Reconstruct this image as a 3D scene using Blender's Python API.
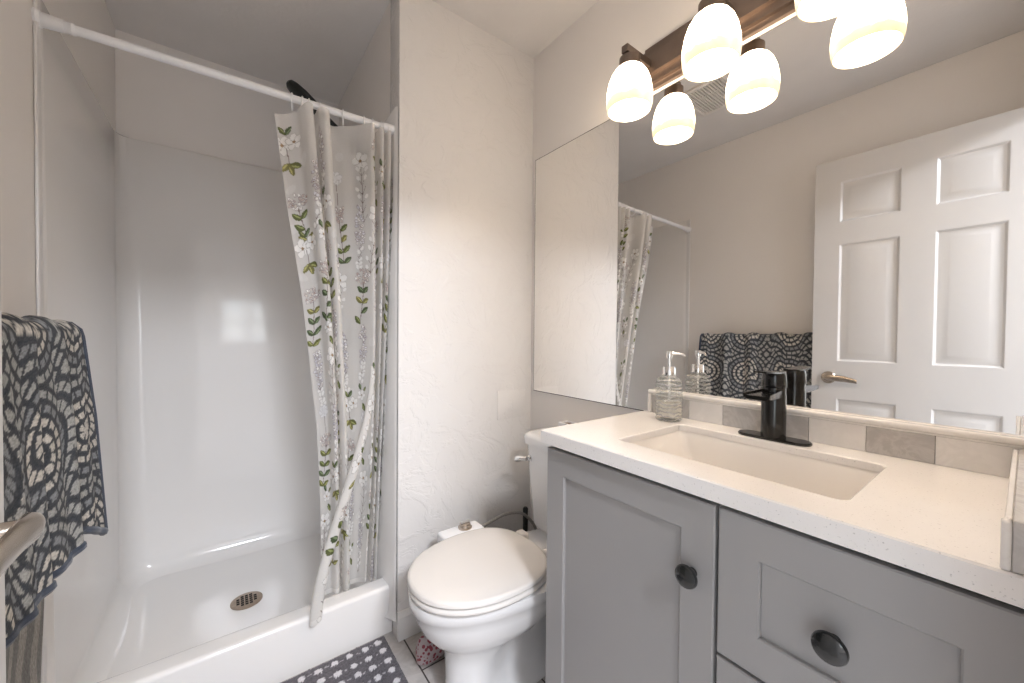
import bpy, bmesh, math, random
import numpy as np
from mathutils import Vector, Matrix

# ------------------------------------------------------------------ clear
for o in list(bpy.data.objects):
    bpy.data.objects.remove(o, do_unlink=True)
SC = bpy.context.scene
COL = SC.collection
PI = math.pi

# ------------------------------------------------------------------ camera
F_PX, YAW, PITCH, ROLL = 384.3, 36.70, 0.917, 0.48
CAM_Z = 1.15
_y, _t, _r = (math.radians(a) for a in (YAW, PITCH, ROLL))
_fw = Vector((math.sin(_y) * math.cos(_t), math.cos(_y) * math.cos(_t), -math.sin(_t)))
_rt = Vector((math.cos(_y), -math.sin(_y), 0))
_up = _rt.cross(_fw)
_R = _rt * math.cos(_r) + _up * math.sin(_r)
_U = _up * math.cos(_r) - _rt * math.sin(_r)
cd = bpy.data.cameras.new('camera')
cd.sensor_fit = 'HORIZONTAL'
cd.sensor_width = 36.0
cd.lens = F_PX * 36.0 / 1024.0
cd.clip_start = 0.02
cam = bpy.data.objects.new('camera', cd)
COL.objects.link(cam)
cam.matrix_world = Matrix(((_R.x, _U.x, -_fw.x, 0), (_R.y, _U.y, -_fw.y, 0),
                           (_R.z, _U.z, -_fw.z, CAM_Z), (0, 0, 0, 1)))
SC.camera = cam

# ------------------------------------------------------------------ colour management
SC.view_settings.view_transform = 'Standard'
try:
    SC.view_settings.look = 'None'
except Exception:
    pass
SC.view_settings.gamma = 1.0
SC.view_settings.use_curve_mapping = False
SC.view_settings.exposure = 0.93

# ------------------------------------------------------------------ world and lights
W = bpy.data.worlds.new('sky')
SC.world = W
W.use_nodes = True
_n = W.node_tree.nodes
_l = W.node_tree.links
_n.clear()
_wo = _n.new('ShaderNodeOutputWorld')
_bg = _n.new('ShaderNodeBackground')
_sk = _n.new('ShaderNodeTexSky')
_sk.sky_type = 'NISHITA'
_sk.sun_disc = False
_sk.sun_elevation = math.radians(40)
_sk.sun_rotation = math.radians(60)
_bg.inputs['Strength'].default_value = 0.22
_l.new(_sk.outputs['Color'], _bg.inputs['Color'])
_l.new(_bg.outputs['Background'], _wo.inputs['Surface'])

LAMP_W = 3.2          # each vanity bulb
SHADE_E = 5.6         # glow of the lit glass shades
WINDOW_W = 11.0       # daylight entering the bedroom window
SIDE_W = 9.0        # fill lamps outside the added side windows
LAMP_COL = (1.0, 0.88, 0.76)
DAY_COL = (0.88, 0.93, 1.0)


def area_light(name, loc, rot, sx, sy, power, col):
    d = bpy.data.lights.new(name, 'AREA')
    d.shape = 'RECTANGLE'
    d.size, d.size_y = sx, sy
    d.energy = power
    d.color = col
    o = bpy.data.objects.new(name, d)
    COL.objects.link(o)
    o.location = loc
    o.rotation_euler = rot
    return o


# bedroom daylight lamps outside their openings; the two side ones are added fill
area_light('bedroom_daylight_lamp', (0.27, -3.36, 1.41), (PI / 2, 0, 0), 0.9, 0.9, WINDOW_W, DAY_COL)
area_light('bedroom_daylight_lamp', (-1.98, -1.5, 1.35), (PI / 2, 0, -PI / 2), 1.4, 1.3, SIDE_W, DAY_COL)  # added fill lamp behind an unseen left window
area_light('bedroom_daylight_lamp', (2.08, -1.5, 1.35), (PI / 2, 0, PI / 2), 1.4, 1.3, SIDE_W, DAY_COL)  # added fill lamp behind an unseen right window

# unseen fill lamp added under the bedroom ceiling to brighten the shower
_cl = area_light('bedroom_fill_light', (0.15, -1.3, 2.425), (0, 0, 0), 0.6, 0.6, 66.0, (0.88, 0.92, 1.0))
_cl.data.shape = 'DISK'

# ------------------------------------------------------------------ material helpers
MATS = {}


def mat(name, col=(0.8, 0.8, 0.8), rough=0.5, metal=0.0, spec=0.5, noise=0.0, nscale=20.0,
        bump=0.0, bscale=60.0, bdist=0.002, trans=0.0, ior=1.45, coat=0.0, sheen=0.0, sss=0.0):
    """Principled material whose colour varies a little with procedural noise."""
    if name in MATS:
        return MATS[name]
    m = bpy.data.materials.new(name)
    m.use_nodes = True
    nt = m.node_tree
    b = nt.nodes['Principled BSDF']
    b.inputs['Roughness'].default_value = rough
    b.inputs['Metallic'].default_value = metal
    b.inputs['Specular IOR Level'].default_value = spec
    b.inputs['Transmission Weight'].default_value = trans
    b.inputs['IOR'].default_value = ior
    b.inputs['Coat Weight'].default_value = coat
    b.inputs['Coat Roughness'].default_value = 0.08
    b.inputs['Sheen Weight'].default_value = sheen
    tc = nt.nodes.new('ShaderNodeTexCoord')
    nz = nt.nodes.new('ShaderNodeTexNoise')
    nz.inputs['Scale'].default_value = nscale
    nz.inputs['Detail'].default_value = 4
    nt.links.new(tc.outputs['Object'], nz.inputs['Vector'])
    rp = nt.nodes.new('ShaderNodeValToRGB')
    k = noise
    rp.color_ramp.elements[0].position = 0.3
    rp.color_ramp.elements[1].position = 0.7
    rp.color_ramp.elements[0].color = (*[max(0, c * (1 - k)) for c in col], 1)
    rp.color_ramp.elements[1].color = (*[min(1, c * (1 + k)) for c in col], 1)
    nt.links.new(nz.outputs['Fac'], rp.inputs['Fac'])
    nt.links.new(rp.outputs['Color'], b.inputs['Base Color'])
    if bump > 0:
        n2 = nt.nodes.new('ShaderNodeTexNoise')
        n2.inputs['Scale'].default_value = bscale
        n2.inputs['Detail'].default_value = 5
        nt.links.new(tc.outputs['Object'], n2.inputs['Vector'])
        bp = nt.nodes.new('ShaderNodeBump')
        bp.inputs['Strength'].default_value = bump
        bp.inputs['Distance'].default_value = bdist
        nt.links.new(n2.outputs['Fac'], bp.inputs['Height'])
        nt.links.new(bp.outputs['Normal'], b.inputs['Normal'])
    MATS[name] = m
    return m


def N(m, t, **kw):
    n = m.node_tree.nodes.new(t)
    for k, v in kw.items():
        if k in n.inputs:
            n.inputs[k].default_value = v
        else:
            setattr(n, k, v)
    return n


def L(m, a, b):
    m.node_tree.links.new(a, b)


def P(m):
    return m.node_tree.nodes['Principled BSDF']


M_PAINT = mat('wall_paint', (0.84, 0.805, 0.775), 0.55, noise=0.012, nscale=3, bump=0.12, bscale=40, bdist=0.003)
M_CEIL = mat('ceiling_paint', (0.76, 0.735, 0.715), 0.8, noise=0.02, nscale=6, bump=0.3, bscale=55, bdist=0.004)
M_TRIM = mat('trim_paint', (0.80, 0.79, 0.78), 0.35, noise=0.01, nscale=8)
M_DOOR = mat('door_paint', (0.60, 0.582, 0.565), 0.32, noise=0.01, nscale=5, bump=0.05, bscale=90, bdist=0.001)
M_FIBER = mat('fibreglass_gelcoat', (0.86, 0.84, 0.82), 0.075, noise=0.01, nscale=2)
M_PORC = mat('porcelain', (0.78, 0.77, 0.765), 0.08, noise=0.008, nscale=6, coat=0.3)
M_SEAT = mat('seat_plastic', (0.76, 0.725, 0.69), 0.18, noise=0.008, nscale=6)
M_WPLAS = mat('white_plastic', (0.84, 0.84, 0.85), 0.3, noise=0.01, nscale=10)
M_GREYP = mat('grey_plastic', (0.36, 0.35, 0.34), 0.3, noise=0.03, nscale=30)
M_CAB = mat('grey_cabinet_paint', (0.335, 0.324, 0.318), 0.36, noise=0.015, nscale=4, bump=0.03, bscale=120, bdist=0.0008)
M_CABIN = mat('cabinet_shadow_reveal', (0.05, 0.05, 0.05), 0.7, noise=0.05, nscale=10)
M_BLACK = mat('black_metal', (0.013, 0.012, 0.011), 0.22, metal=0.35, noise=0.1, nscale=30, coat=0.3)
M_KNOB = mat('black_knob_enamel', (0.010, 0.011, 0.011), 0.12, noise=0.1, nscale=30, coat=0.5)
M_BRONZE = mat('brushed_bronze', (0.20, 0.155, 0.13), 0.30, metal=0.85, noise=0.12, nscale=14)
M_NICKEL = mat('satin_nickel', (0.52, 0.45, 0.38), 0.25, metal=1.0, noise=0.04, nscale=30)
M_CHROME = mat('chrome', (0.82, 0.81, 0.80), 0.07, metal=1.0, noise=0.02, nscale=30)
M_STEEL = mat('braided_steel', (0.42, 0.40, 0.38), 0.35, metal=0.9, noise=0.3, nscale=300)
M_DRAIN = mat('drain_bronze', (0.42, 0.34, 0.27), 0.35, metal=0.8, noise=0.12, nscale=80)
M_DARK = mat('hole_shade_and_edge', (0.025, 0.02, 0.018), 0.8, noise=0.1, nscale=50)
M_SINK = mat('basin_ceramic', (0.86, 0.82, 0.775), 0.12, noise=0.01, nscale=4, coat=0.3)
M_BAND = mat('navy_binding', (0.030, 0.042, 0.070), 0.8, noise=0.25, nscale=250, sheen=0.3)
M_RUBBER = mat('black_rubber', (0.012, 0.014, 0.013), 0.4, noise=0.1, nscale=40)
M_GRILLE = mat('vent_plastic', (0.80, 0.76, 0.72), 0.5, noise=0.03, nscale=20)


def plaster():
    m = mat('trowelled_plaster', (0.79, 0.77, 0.75), 0.27, noise=0.01, nscale=3, spec=0.5)
    tc = N(m, 'ShaderNodeTexCoord')
    n1 = N(m, 'ShaderNodeTexNoise', Scale=6.5, Detail=5.0, Roughness=0.62, Distortion=1.5)
    n2 = N(m, 'ShaderNodeTexNoise', Scale=26.0, Detail=4.0, Roughness=0.55, Distortion=0.8)
    for n in (n1, n2):
        L(m, tc.outputs['Object'], n.inputs['Vector'])
    # flattened knock-down plateaus: steep ramp through the middle of the noise
    r1 = N(m, 'ShaderNodeValToRGB')
    e = r1.color_ramp.elements
    e[0].position, e[1].position = 0.46, 0.535
    L(m, n1.outputs['Fac'], r1.inputs['Fac'])
    mx = N(m, 'ShaderNodeMath', operation='MULTIPLY_ADD')
    mx.inputs[1].default_value = 0.6
    L(m, n2.outputs['Fac'], mx.inputs[0])
    L(m, r1.outputs['Color'], mx.inputs[2])
    bp = N(m, 'ShaderNodeBump', Strength=0.40, Distance=0.0035)
    L(m, mx.outputs[0], bp.inputs['Height'])
    L(m, bp.outputs['Normal'], P(m).inputs['Normal'])
    return m


M_PLAST = plaster()


def quartz():
    m = mat('white_quartz', (0.84, 0.81, 0.785), 0.16, noise=0.02, nscale=9)
    tc = N(m, 'ShaderNodeTexCoord')
    v = N(m, 'ShaderNodeTexVoronoi', Scale=330.0)
    L(m, tc.outputs['Object'], v.inputs['Vector'])
    n = N(m, 'ShaderNodeTexNoise', Scale=240.0, Detail=3.0)
    L(m, tc.outputs['Object'], n.inputs['Vector'])
    r = N(m, 'ShaderNodeValToRGB')
    e = r.color_ramp.elements
    e[0].position, e[1].position = 0.58, 0.68
    e[0].color = (0, 0, 0, 1)
    e[1].color = (1, 1, 1, 1)
    L(m, n.outputs['Fac'], r.inputs['Fac'])
    r2 = N(m, 'ShaderNodeValToRGB')
    e = r2.color_ramp.elements
    e[0].position, e[1].position = 0.25, 0.42
    e[0].color = (1, 1, 1, 1)
    e[1].color = (0, 0, 0, 1)
    L(m, v.outputs['Distance'], r2.inputs['Fac'])
    mul = N(m, 'ShaderNodeMath', operation='MULTIPLY')
    L(m, r.outputs['Color'], mul.inputs[0])
    L(m, r2.outputs['Color'], mul.inputs[1])
    mix = N(m, 'ShaderNodeMix', data_type='RGBA')
    base = P(m).inputs['Base Color'].links[0].from_socket
    L(m, mul.outputs[0], mix.inputs['Factor'])
    L(m, base, mix.inputs[6])
    mix.inputs[7].default_value = (0.56, 0.535, 0.515, 1)
    L(m, mix.outputs[2], P(m).inputs['Base Color'])
    return m


M_QUARTZ = quartz()


def marble(name, base, vein, scale=14.0, rough=0.2, amt=0.75):
    m = mat(name, base, rough, noise=0.06, nscale=12)
    tc = N(m, 'ShaderNodeTexCoord')
    n = N(m, 'ShaderNodeTexNoise', Scale=scale, Detail=6.0, Roughness=0.6, Distortion=2.2)
    L(m, tc.outputs['Object'], n.inputs['Vector'])
    r = N(m, 'ShaderNodeValToRGB')
    e = r.color_ramp.elements
    e[0].position, e[1].position = 0.40, 0.60
    e[0].color = (0, 0, 0, 1)
    e[1].color = (0, 0, 0, 1)
    k = e.new(0.5)
    k.color = (1, 1, 1, 1)
    L(m, n.outputs['Fac'], r.inputs['Fac'])
    mu = N(m, 'ShaderNodeMath', operation='MULTIPLY')
    mu.inputs[1].default_value = amt
    L(m, r.outputs['Color'], mu.inputs[0])
    mix = N(m, 'ShaderNodeMix', data_type='RGBA')
    src = P(m).inputs['Base Color'].links[0].from_socket
    L(m, mu.outputs[0], mix.inputs['Factor'])
    L(m, src, mix.inputs[6])
    mix.inputs[7].default_value = (*vein, 1)
    L(m, mix.outputs[2], P(m).inputs['Base Color'])
    return m


M_MARB = marble('grey_marble_tile', (0.47, 0.445, 0.425), (0.60, 0.575, 0.55), 9)
M_WTILE = marble('white_marble_tile', (0.80, 0.77, 0.74), (0.74, 0.71, 0.68), 10, amt=0.5)


def floor_tiles():
    m = marble('veined_floor_plank', (0.55, 0.52, 0.50), (0.40, 0.37, 0.35), 7, 0.3, 0.6)
    tc = N(m, 'ShaderNodeTexCoord')
    mp = N(m, 'ShaderNodeMapping')
    mp.inputs['Rotation'].default_value = (0, 0, PI / 2)
    mp.inputs['Location'].default_value = (0.0, 0.549, 0)
    br = N(m, 'ShaderNodeTexBrick', Scale=1.0)
    br.inputs['Brick Width'].default_value = 0.61
    br.inputs['Row Height'].default_value = 0.155
    br.inputs['Mortar Size'].default_value = 0.0028
    br.inputs['Mortar Smooth'].default_value = 0.1
    L(m, tc.outputs['Object'], mp.inputs['Vector'])
    L(m, mp.outputs['Vector'], br.inputs['Vector'])
    mix = N(m, 'ShaderNodeMix', data_type='RGBA')
    src = P(m).inputs['Base Color'].links[0].from_socket
    L(m, br.outputs['Fac'], mix.inputs['Factor'])
    L(m, src, mix.inputs[6])
    mix.inputs[7].default_value = (0.06, 0.05, 0.045, 1)
    L(m, mix.outputs[2], P(m).inputs['Base Color'])
    bp = N(m, 'ShaderNodeBump', Strength=0.4, Distance=0.002)
    bp.invert = True
    L(m, br.outputs['Fac'], bp.inputs['Height'])
    L(m, bp.outputs['Normal'], P(m).inputs['Normal'])
    return m


M_FLOOR = floor_tiles()


def mirror_mat():
    m = mat('silvered_mirror', (0.93, 0.92, 0.905), 0.0, metal=1.0, noise=0.0, nscale=2)
    return m


M_MIRROR = mirror_mat()


def shade_mat():
    """Lit alabaster glass: glows, warmer and softer towards rim and veins."""
    m = mat('lit_alabaster_glass', (0.22, 0.19, 0.15), 0.35, noise=0.03, nscale=20)
    tc = N(m, 'ShaderNodeTexCoord')
    sp = N(m, 'ShaderNodeSeparateXYZ')
    L(m, tc.outputs['Object'], sp.inputs[0])
    mr = N(m, 'ShaderNodeMapRange')
    mr.inputs['From Min'].default_value = -0.188
    mr.inputs['From Max'].default_value = -0.06
    L(m, sp.outputs['Z'], mr.inputs['Value'])
    n = N(m, 'ShaderNodeTexNoise', Scale=16.0, Detail=4.0, Distortion=1.5)
    L(m, tc.outputs['Object'], n.inputs['Vector'])
    ad = N(m, 'ShaderNodeMath', operation='MULTIPLY_ADD')
    ad.inputs[1].default_value = 0.30
    L(m, n.outputs['Fac'], ad.inputs[0])
    L(m, mr.outputs[0], ad.inputs[2])
    r = N(m, 'ShaderNodeValToRGB')
    e = r.color_ramp.elements
    e[0].position, e[1].position = 0.14, 0.58
    e[0].color = (0.100, 0.075, 0.044, 1)
    e[1].color = (1.0, 0.80, 0.58, 1)
    k = e.new(0.36)
    k.color = (0.150, 0.114, 0.072, 1)
    L(m, ad.outputs[0], r.inputs['Fac'])
    L(m, r.outputs['Color'], P(m).inputs['Emission Color'])
    P(m).inputs['Emission Strength'].default_value = SHADE_E
    return m


M_SHADE = shade_mat()


def glass_mat():
    """thin clear glass with pressed ripples: see-through, with wavy glints painted in as whitish bands"""
    m = mat('rippled_clear_glass', (0.80, 0.80, 0.79), 0.08, noise=0.0, nscale=5, spec=0.8)
    tc = N(m, 'ShaderNodeTexCoord')
    w = N(m, 'ShaderNodeTexWave', Scale=27.0, Distortion=6.0)
    w.bands_direction = 'Z'
    w.inputs['Detail Scale'].default_value = 2.0
    L(m, tc.outputs['Object'], w.inputs['Vector'])
    bp = N(m, 'ShaderNodeBump', Strength=0.9, Distance=0.003)
    L(m, w.outputs['Fac'], bp.inputs['Height'])
    L(m, bp.outputs['Normal'], P(m).inputs['Normal'])
    tr = N(m, 'ShaderNodeBsdfTransparent')
    tr.inputs[0].default_value = (0.96, 0.965, 0.96, 1)
    mr = N(m, 'ShaderNodeMapRange')
    mr.inputs['From Min'].default_value = 0.55
    mr.inputs['From Max'].default_value = 0.95
    mr.inputs['To Min'].default_value = 0.03
    mr.inputs['To Max'].default_value = 0.40
    L(m, w.outputs['Fac'], mr.inputs['Value'])  # wave bands turn whitish where the ripples would glint
    mx = N(m, 'ShaderNodeMixShader')
    L(m, mr.outputs[0], mx.inputs[0])
    L(m, tr.outputs[0], mx.inputs[1])
    L(m, P(m).outputs[0], mx.inputs[2])
    L(m, mx.outputs[0], m.node_tree.nodes['Material Output'].inputs['Surface'])
    return m


M_GLASS = glass_mat()
M_SOAP = mat('cloudy_soap', (0.62, 0.58, 0.53), 0.35, noise=0.02, nscale=10)


def vcol_mat(name, rough, alpha=False, translucent=0.0, bump=0.0, bscale=400, sheen=0.0):
    m = mat(name, (0.8, 0.8, 0.8), rough, noise=0.02, sheen=sheen, bump=bump, bscale=bscale, bdist=0.003)
    at = N(m, 'ShaderNodeAttribute', attribute_name='pattern')
    nz = N(m, 'ShaderNodeTexNoise', Scale=260.0, Detail=2.0)
    tc = N(m, 'ShaderNodeTexCoord')
    L(m, tc.outputs['Object'], nz.inputs['Vector'])
    mr = N(m, 'ShaderNodeMapRange')
    mr.inputs['To Min'].default_value = 1.0 - (0.25 if sheen else 0.05)
    mr.inputs['To Max'].default_value = 1.0 + (0.25 if sheen else 0.05)
    L(m, nz.outputs['Fac'], mr.inputs['Value'])
    mul = N(m, 'ShaderNodeVectorMath', operation='SCALE')
    L(m, at.outputs['Color'], mul.inputs[0])
    L(m, mr.outputs[0], mul.inputs['Scale'])
    L(m, mul.outputs[0], P(m).inputs['Base Color'])
    out = m.node_tree.nodes['Material Output']
    sh = P(m).outputs[0]
    if translucent:
        tl = N(m, 'ShaderNodeBsdfTranslucent')
        L(m, mul.outputs[0], tl.inputs['Color'])
        mx = N(m, 'ShaderNodeMixShader')
        mx.inputs[0].default_value = translucent
        L(m, sh, mx.inputs[1])
        L(m, tl.outputs[0], mx.inputs[2])
        sh = mx.outputs[0]
    if alpha:
        tr = N(m, 'ShaderNodeBsdfTransparent')
        mx = N(m, 'ShaderNodeMixShader')
        L(m, at.outputs['Alpha'], mx.inputs[0])
        L(m, tr.outputs[0], mx.inputs[1])
        L(m, sh, mx.inputs[2])
        sh = mx.outputs[0]
    L(m, sh, out.inputs['Surface'])
    return m


M_CURT = vcol_mat('sheer_botanical_fabric', 0.7, alpha=True, translucent=0.38)
M_TOWEL = vcol_mat('jacquard_terry', 0.95, bump=0.8, bscale=330, sheen=0.04)
M_MAT = vcol_mat('tufted_mat_pile', 0.95, bump=0.9, bscale=220, sheen=0.2)


def pouch_mat():
    m = mat('red_floral_print', (0.62, 0.45, 0.45), 0.5, noise=0.05)
    tc = N(m, 'ShaderNodeTexCoord')
    v = N(m, 'ShaderNodeTexVoronoi', Scale=75.0)
    L(m, tc.outputs['Object'], v.inputs['Vector'])
    r = N(m, 'ShaderNodeValToRGB')
    r.color_ramp.interpolation = 'CONSTANT'
    e = r.color_ramp.elements
    e[0].color = (0.26, 0.05, 0.07, 1)
    e[1].position = 0.42
    e[1].color = (0.45, 0.38, 0.39, 1)
    L(m, v.outputs['Distance'], r.inputs['Fac'])
    L(m, r.outputs['Color'], P(m).inputs['Base Color'])
    return m


M_POUCH = pouch_mat()

# ------------------------------------------------------------------ geometry helpers


class G:
    """Vertex / face collector in world coordinates."""

    def __init__(self):
        self.v, self.f = [], []

    def add(self, verts, faces):
        o = len(self.v)
        self.v += [tuple(map(float, p)) for p in verts]
        self.f += [tuple(i + o for i in f) for f in faces]
        return self

    def box(self, lo, hi, bev=0.0, segs=2, rot=None, center=None):
        bm = bmesh.new()
        bmesh.ops.create_cube(bm, size=1.0)
        c = [(a + b) / 2 for a, b in zip(lo, hi)]
        s = [abs(b - a) for a, b in zip(lo, hi)]
        for v in bm.verts:
            v.co = Vector((v.co.x * s[0], v.co.y * s[1], v.co.z * s[2]))
        if bev > 0:
            bev = min(bev, min(s) * 0.49)
            bmesh.ops.bevel(bm, geom=list(bm.edges), offset=bev, segments=segs, profile=0.5, affect='EDGES')
        M = Matrix.Translation(Vector(c)) @ (rot.to_4x4() if rot else Matrix.Identity(4))
        bm.verts.ensure_lookup_table()
        self.add([M @ v.co for v in bm.verts], [[v.index for v in f.verts] for f in bm.faces])
        bm.free()
        return self

    def loft(self, rings, cap0=True, cap1=True, closed_ring=True, cyclic=False):
        n = len(rings[0])
        vs = [p for r in rings for p in r]
        fs = []
        R = len(rings)
        for i in range(R if cyclic else R - 1):
            a, b = i * n, ((i + 1) % R) * n
            for j in range(n if closed_ring else n - 1):
                k = (j + 1) % n
                fs.append((a + j, a + k, b + k, b + j))
        if not cyclic and closed_ring:
            if cap0:
                fs.append(tuple(range(n - 1, -1, -1)))
            if cap1:
                fs.append(tuple((R - 1) * n + j for j in range(n)))
        return self.add(vs, fs)

    def lathe(self, prof, origin, segs=40, axis=(0, 0, 1), sx=1.0):
        """prof: list of (radius, height) from bottom to top"""
        q = Vector((0, 0, 1)).rotation_difference(Vector(axis))
        o = Vector(origin)
        rings = []
        for r, h in prof:
            rings.append([o + q @ Vector((r * math.cos(2 * PI * k / segs), sx * r * math.sin(2 * PI * k / segs), h))
                          for k in range(segs)])
        return self.loft(rings, prof[0][0] > 1e-6 or True, True)

    def tube(self, pts, rad, segs=12, cap=True, closed=False):
        pts = [Vector(p) for p in pts]
        n = len(pts)
        rads = rad if isinstance(rad, (list, tuple)) else [rad] * n
        rings = []
        prev = None
        for i, p in enumerate(pts):
            a = pts[(i - 1) % n] if closed or i else p
            b = pts[(i + 1) % n] if closed or i < n - 1 else p
            t = (b - a).normalized()
            if prev is None:
                ref = Vector((0, 0, 1)) if abs(t.z) < 0.9 else Vector((1, 0, 0))
                u = t.cross(ref).normalized()
            else:
                u = (prev - t * prev.dot(t)).normalized()
            prev = u
            w = t.cross(u)
            rings.append([p + (u * math.cos(2 * PI * k / segs) + w * math.sin(2 * PI * k / segs)) * rads[i]
                          for k in range(segs)])
        return self.loft(rings, cap, cap, cyclic=closed)


def catmull(pts, n):
    P_ = [Vector(p) for p in pts]
    P_ = [P_[0] * 2 - P_[1]] + P_ + [P_[-1] * 2 - P_[-2]]
    out = []
    for i in range(1, len(P_) - 2):
        for k in range(n):
            t = k / n
            a, b, c, d = P_[i - 1], P_[i], P_[i + 1], P_[i + 2]
            out.append(0.5 * ((2 * b) + (c - a) * t + (2 * a - 5 * b + 4 * c - d) * t * t + (3 * b - a - 3 * c + d) * t ** 3))
    out.append(P_[-2])
    return out


def world_loc(o):
    v = Vector((0, 0, 0))
    while o is not None:
        v += o.location
        o = o.parent
    return v


def tag(o, label=None, cat=None, group=None, kind=None):
    if label:
        o['label'] = label
    if cat:
        o['category'] = cat
    if group:
        o['group'] = group
    if kind:
        o['kind'] = kind
    return o


def thing(name, loc, label, cat, group=None):
    o = bpy.data.objects.new(name, None)
    o.empty_display_size = 0.05
    COL.objects.link(o)
    o.location = loc
    return tag(o, label, cat, group)


def obj(name, g, m, parent=None, loc=None, smooth=35, label=None):
    base = world_loc(parent) if parent else Vector(loc or (0, 0, 0))
    me = bpy.data.meshes.new(name)
    me.from_pydata([tuple(Vector(v) - base) for v in g.v], [], g.f)
    me.validate()
    bm = bmesh.new()
    bm.from_mesh(me)
    bmesh.ops.recalc_face_normals(bm, faces=bm.faces)
    bm.to_mesh(me)
    bm.free()
    me.materials.append(m)
    if smooth:
        me.shade_smooth()
        try:
            me.set_sharp_from_angle(angle=math.radians(smooth))
        except Exception:
            pass
    o = bpy.data.objects.new(name, me)
    COL.objects.link(o)
    if parent:
        o.parent = parent
    else:
        o.location = base
    if label:
        o['label'] = label
    return o


def struct(name, g, m, parent=None, smooth=35, loc=None):
    o = obj(name, g, m, parent, loc=loc, smooth=smooth)
    if not parent:
        o['kind'] = 'structure'
    return o


def rrect(cx, cy, hx, hy, r, z, n=8):
    pts = []
    for (sx, sy, a0) in ((1, 1, 0), (-1, 1, PI / 2), (-1, -1, PI), (1, -1, 3 * PI / 2)):
        for k in range(n + 1):
            a = a0 + (PI / 2) * k / n
            pts.append((cx + sx * (hx - r) + r * math.cos(a), cy + sy * (hy - r) + r * math.sin(a), z))
    return pts


# ------------------------------------------------------------------ room constants
XL, XR = -0.374, 1.155       # left wall face, right (mirror) wall face
YB, YS, YF = 1.398, 2.345, -0.035   # plaster wall, shower back wall, front wall face
XC = 0.515                   # outside corner of the plaster wall
H = 2.44

# ------------------------------------------------------------------ room shell
struct('floor', G().box((-1.8, -3.3, -0.08), (1.9, 2.45, 0.0)), M_FLOOR, smooth=0)
struct('ceiling', G().box((-1.8, -3.3, H), (1.9, 2.45, H + 0.08)), M_CEIL, smooth=0)
struct('wall_left', G().box((XL - 0.1, YF - 0.1, 0), (XL, YS + 0.1, H)), M_PAINT, smooth=0)
struct('wall_right', G().box((XR, YF - 0.1, 0), (XR + 0.1, YB, H)), M_PAINT, smooth=0)
struct('wall_back', G().box((XC, YB, -0.01), (XR + 0.1, YB + 0.1, H + 0.01), 0.004, 3), M_PLAST, smooth=30)
obj('plaster_patch', G().box((0.963, YB - 0.0025, 0.775), (1.118, YB + 0.001, 0.903), 0.0012, 2), M_PLAST, bpy.data.objects['wall_back'], smooth=30)
struct('wall_alcove', G().box((XC, YB + 0.1, 0), (XC + 0.1, YS, H)), M_PAINT, smooth=0)
struct('wall_shower', G().box((XL, YS, 0), (XC + 0.1, YS + 0.1, H)), M_PAINT, smooth=0)
gf = G()
gf.box((XL, YF - 0.1, 0), (-0.245, YF, H)).box((0.52, YF - 0.1, 0), (XR, YF, H)).box((-0.245, YF - 0.1, 2.07), (0.52, YF, H))
struct('wall_front', gf, M_PAINT, smooth=0)
# door casing lining the opening the photograph is taken from
gc = G()
for x0, x1 in ((-0.245, -0.238), (0.513, 0.52)):
    gc.box((x0, YF - 0.1, 0), (x1, YF, 2.07))
gc.box((-0.238, YF - 0.1, 2.063), (0.513, YF, 2.07))
struct('trim_1', gc, M_TRIM, smooth=0)

# bedroom behind the camera; its side windows are added to let light in
def side_wall(name, x0, x1):
    g = G()
    g.box((x0, -3.2, 0), (x1, -2.2, H)).box((x0, -0.8, 0), (x1, YF - 0.1, H))
    g.box((x0, -2.2, 0), (x1, -0.8, 0.7)).box((x0, -2.2, 2.0), (x1, -0.8, H))
    struct(name, g, M_PAINT, smooth=0)


side_wall('wall_bedroom_left', -1.8, -1.7)
side_wall('wall_bedroom_right', 1.8, 1.9)
gb = G()
WX0, WX1, WZ0, WZ1 = -0.08, 0.62, 1.03, 1.79
gb.box((-1.8, -3.3, 0), (WX0, -3.2, H)).box((WX1, -3.3, 0), (1.9, -3.2, H))
gb.box((WX0, -3.3, 0), (WX1, -3.2, WZ0)).box((WX0, -3.3, WZ1), (WX1, -3.2, H))
struct('wall_bedroom_back', gb, M_PAINT, smooth=0)


def sash(name, pt, a0, a1, z0, z1):
    """window frame with a cross of glazing bars; pt(a, d, z) places it"""
    g = G()
    am, zm = (a0 + a1) / 2, (z0 + z1) / 2
    for (p, q, r, t) in ((a0, a0 + .04, z0, z1), (a1 - .04, a1, z0, z1), (a0 + .04, a1 - .04, z0, z0 + .04), (a0 + .04, a1 - .04, z1 - .04, z1),
                         (am - .02, am + .02, z0 + .04, z1 - .04), (a0 + .04, am - .02, zm - .015, zm + .015), (am + .02, a1 - .04, zm - .015, zm + .015)):
        g.box(pt(p, .03, r), pt(q, .07, t))
    struct(name, g, M_TRIM, smooth=0)


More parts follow.
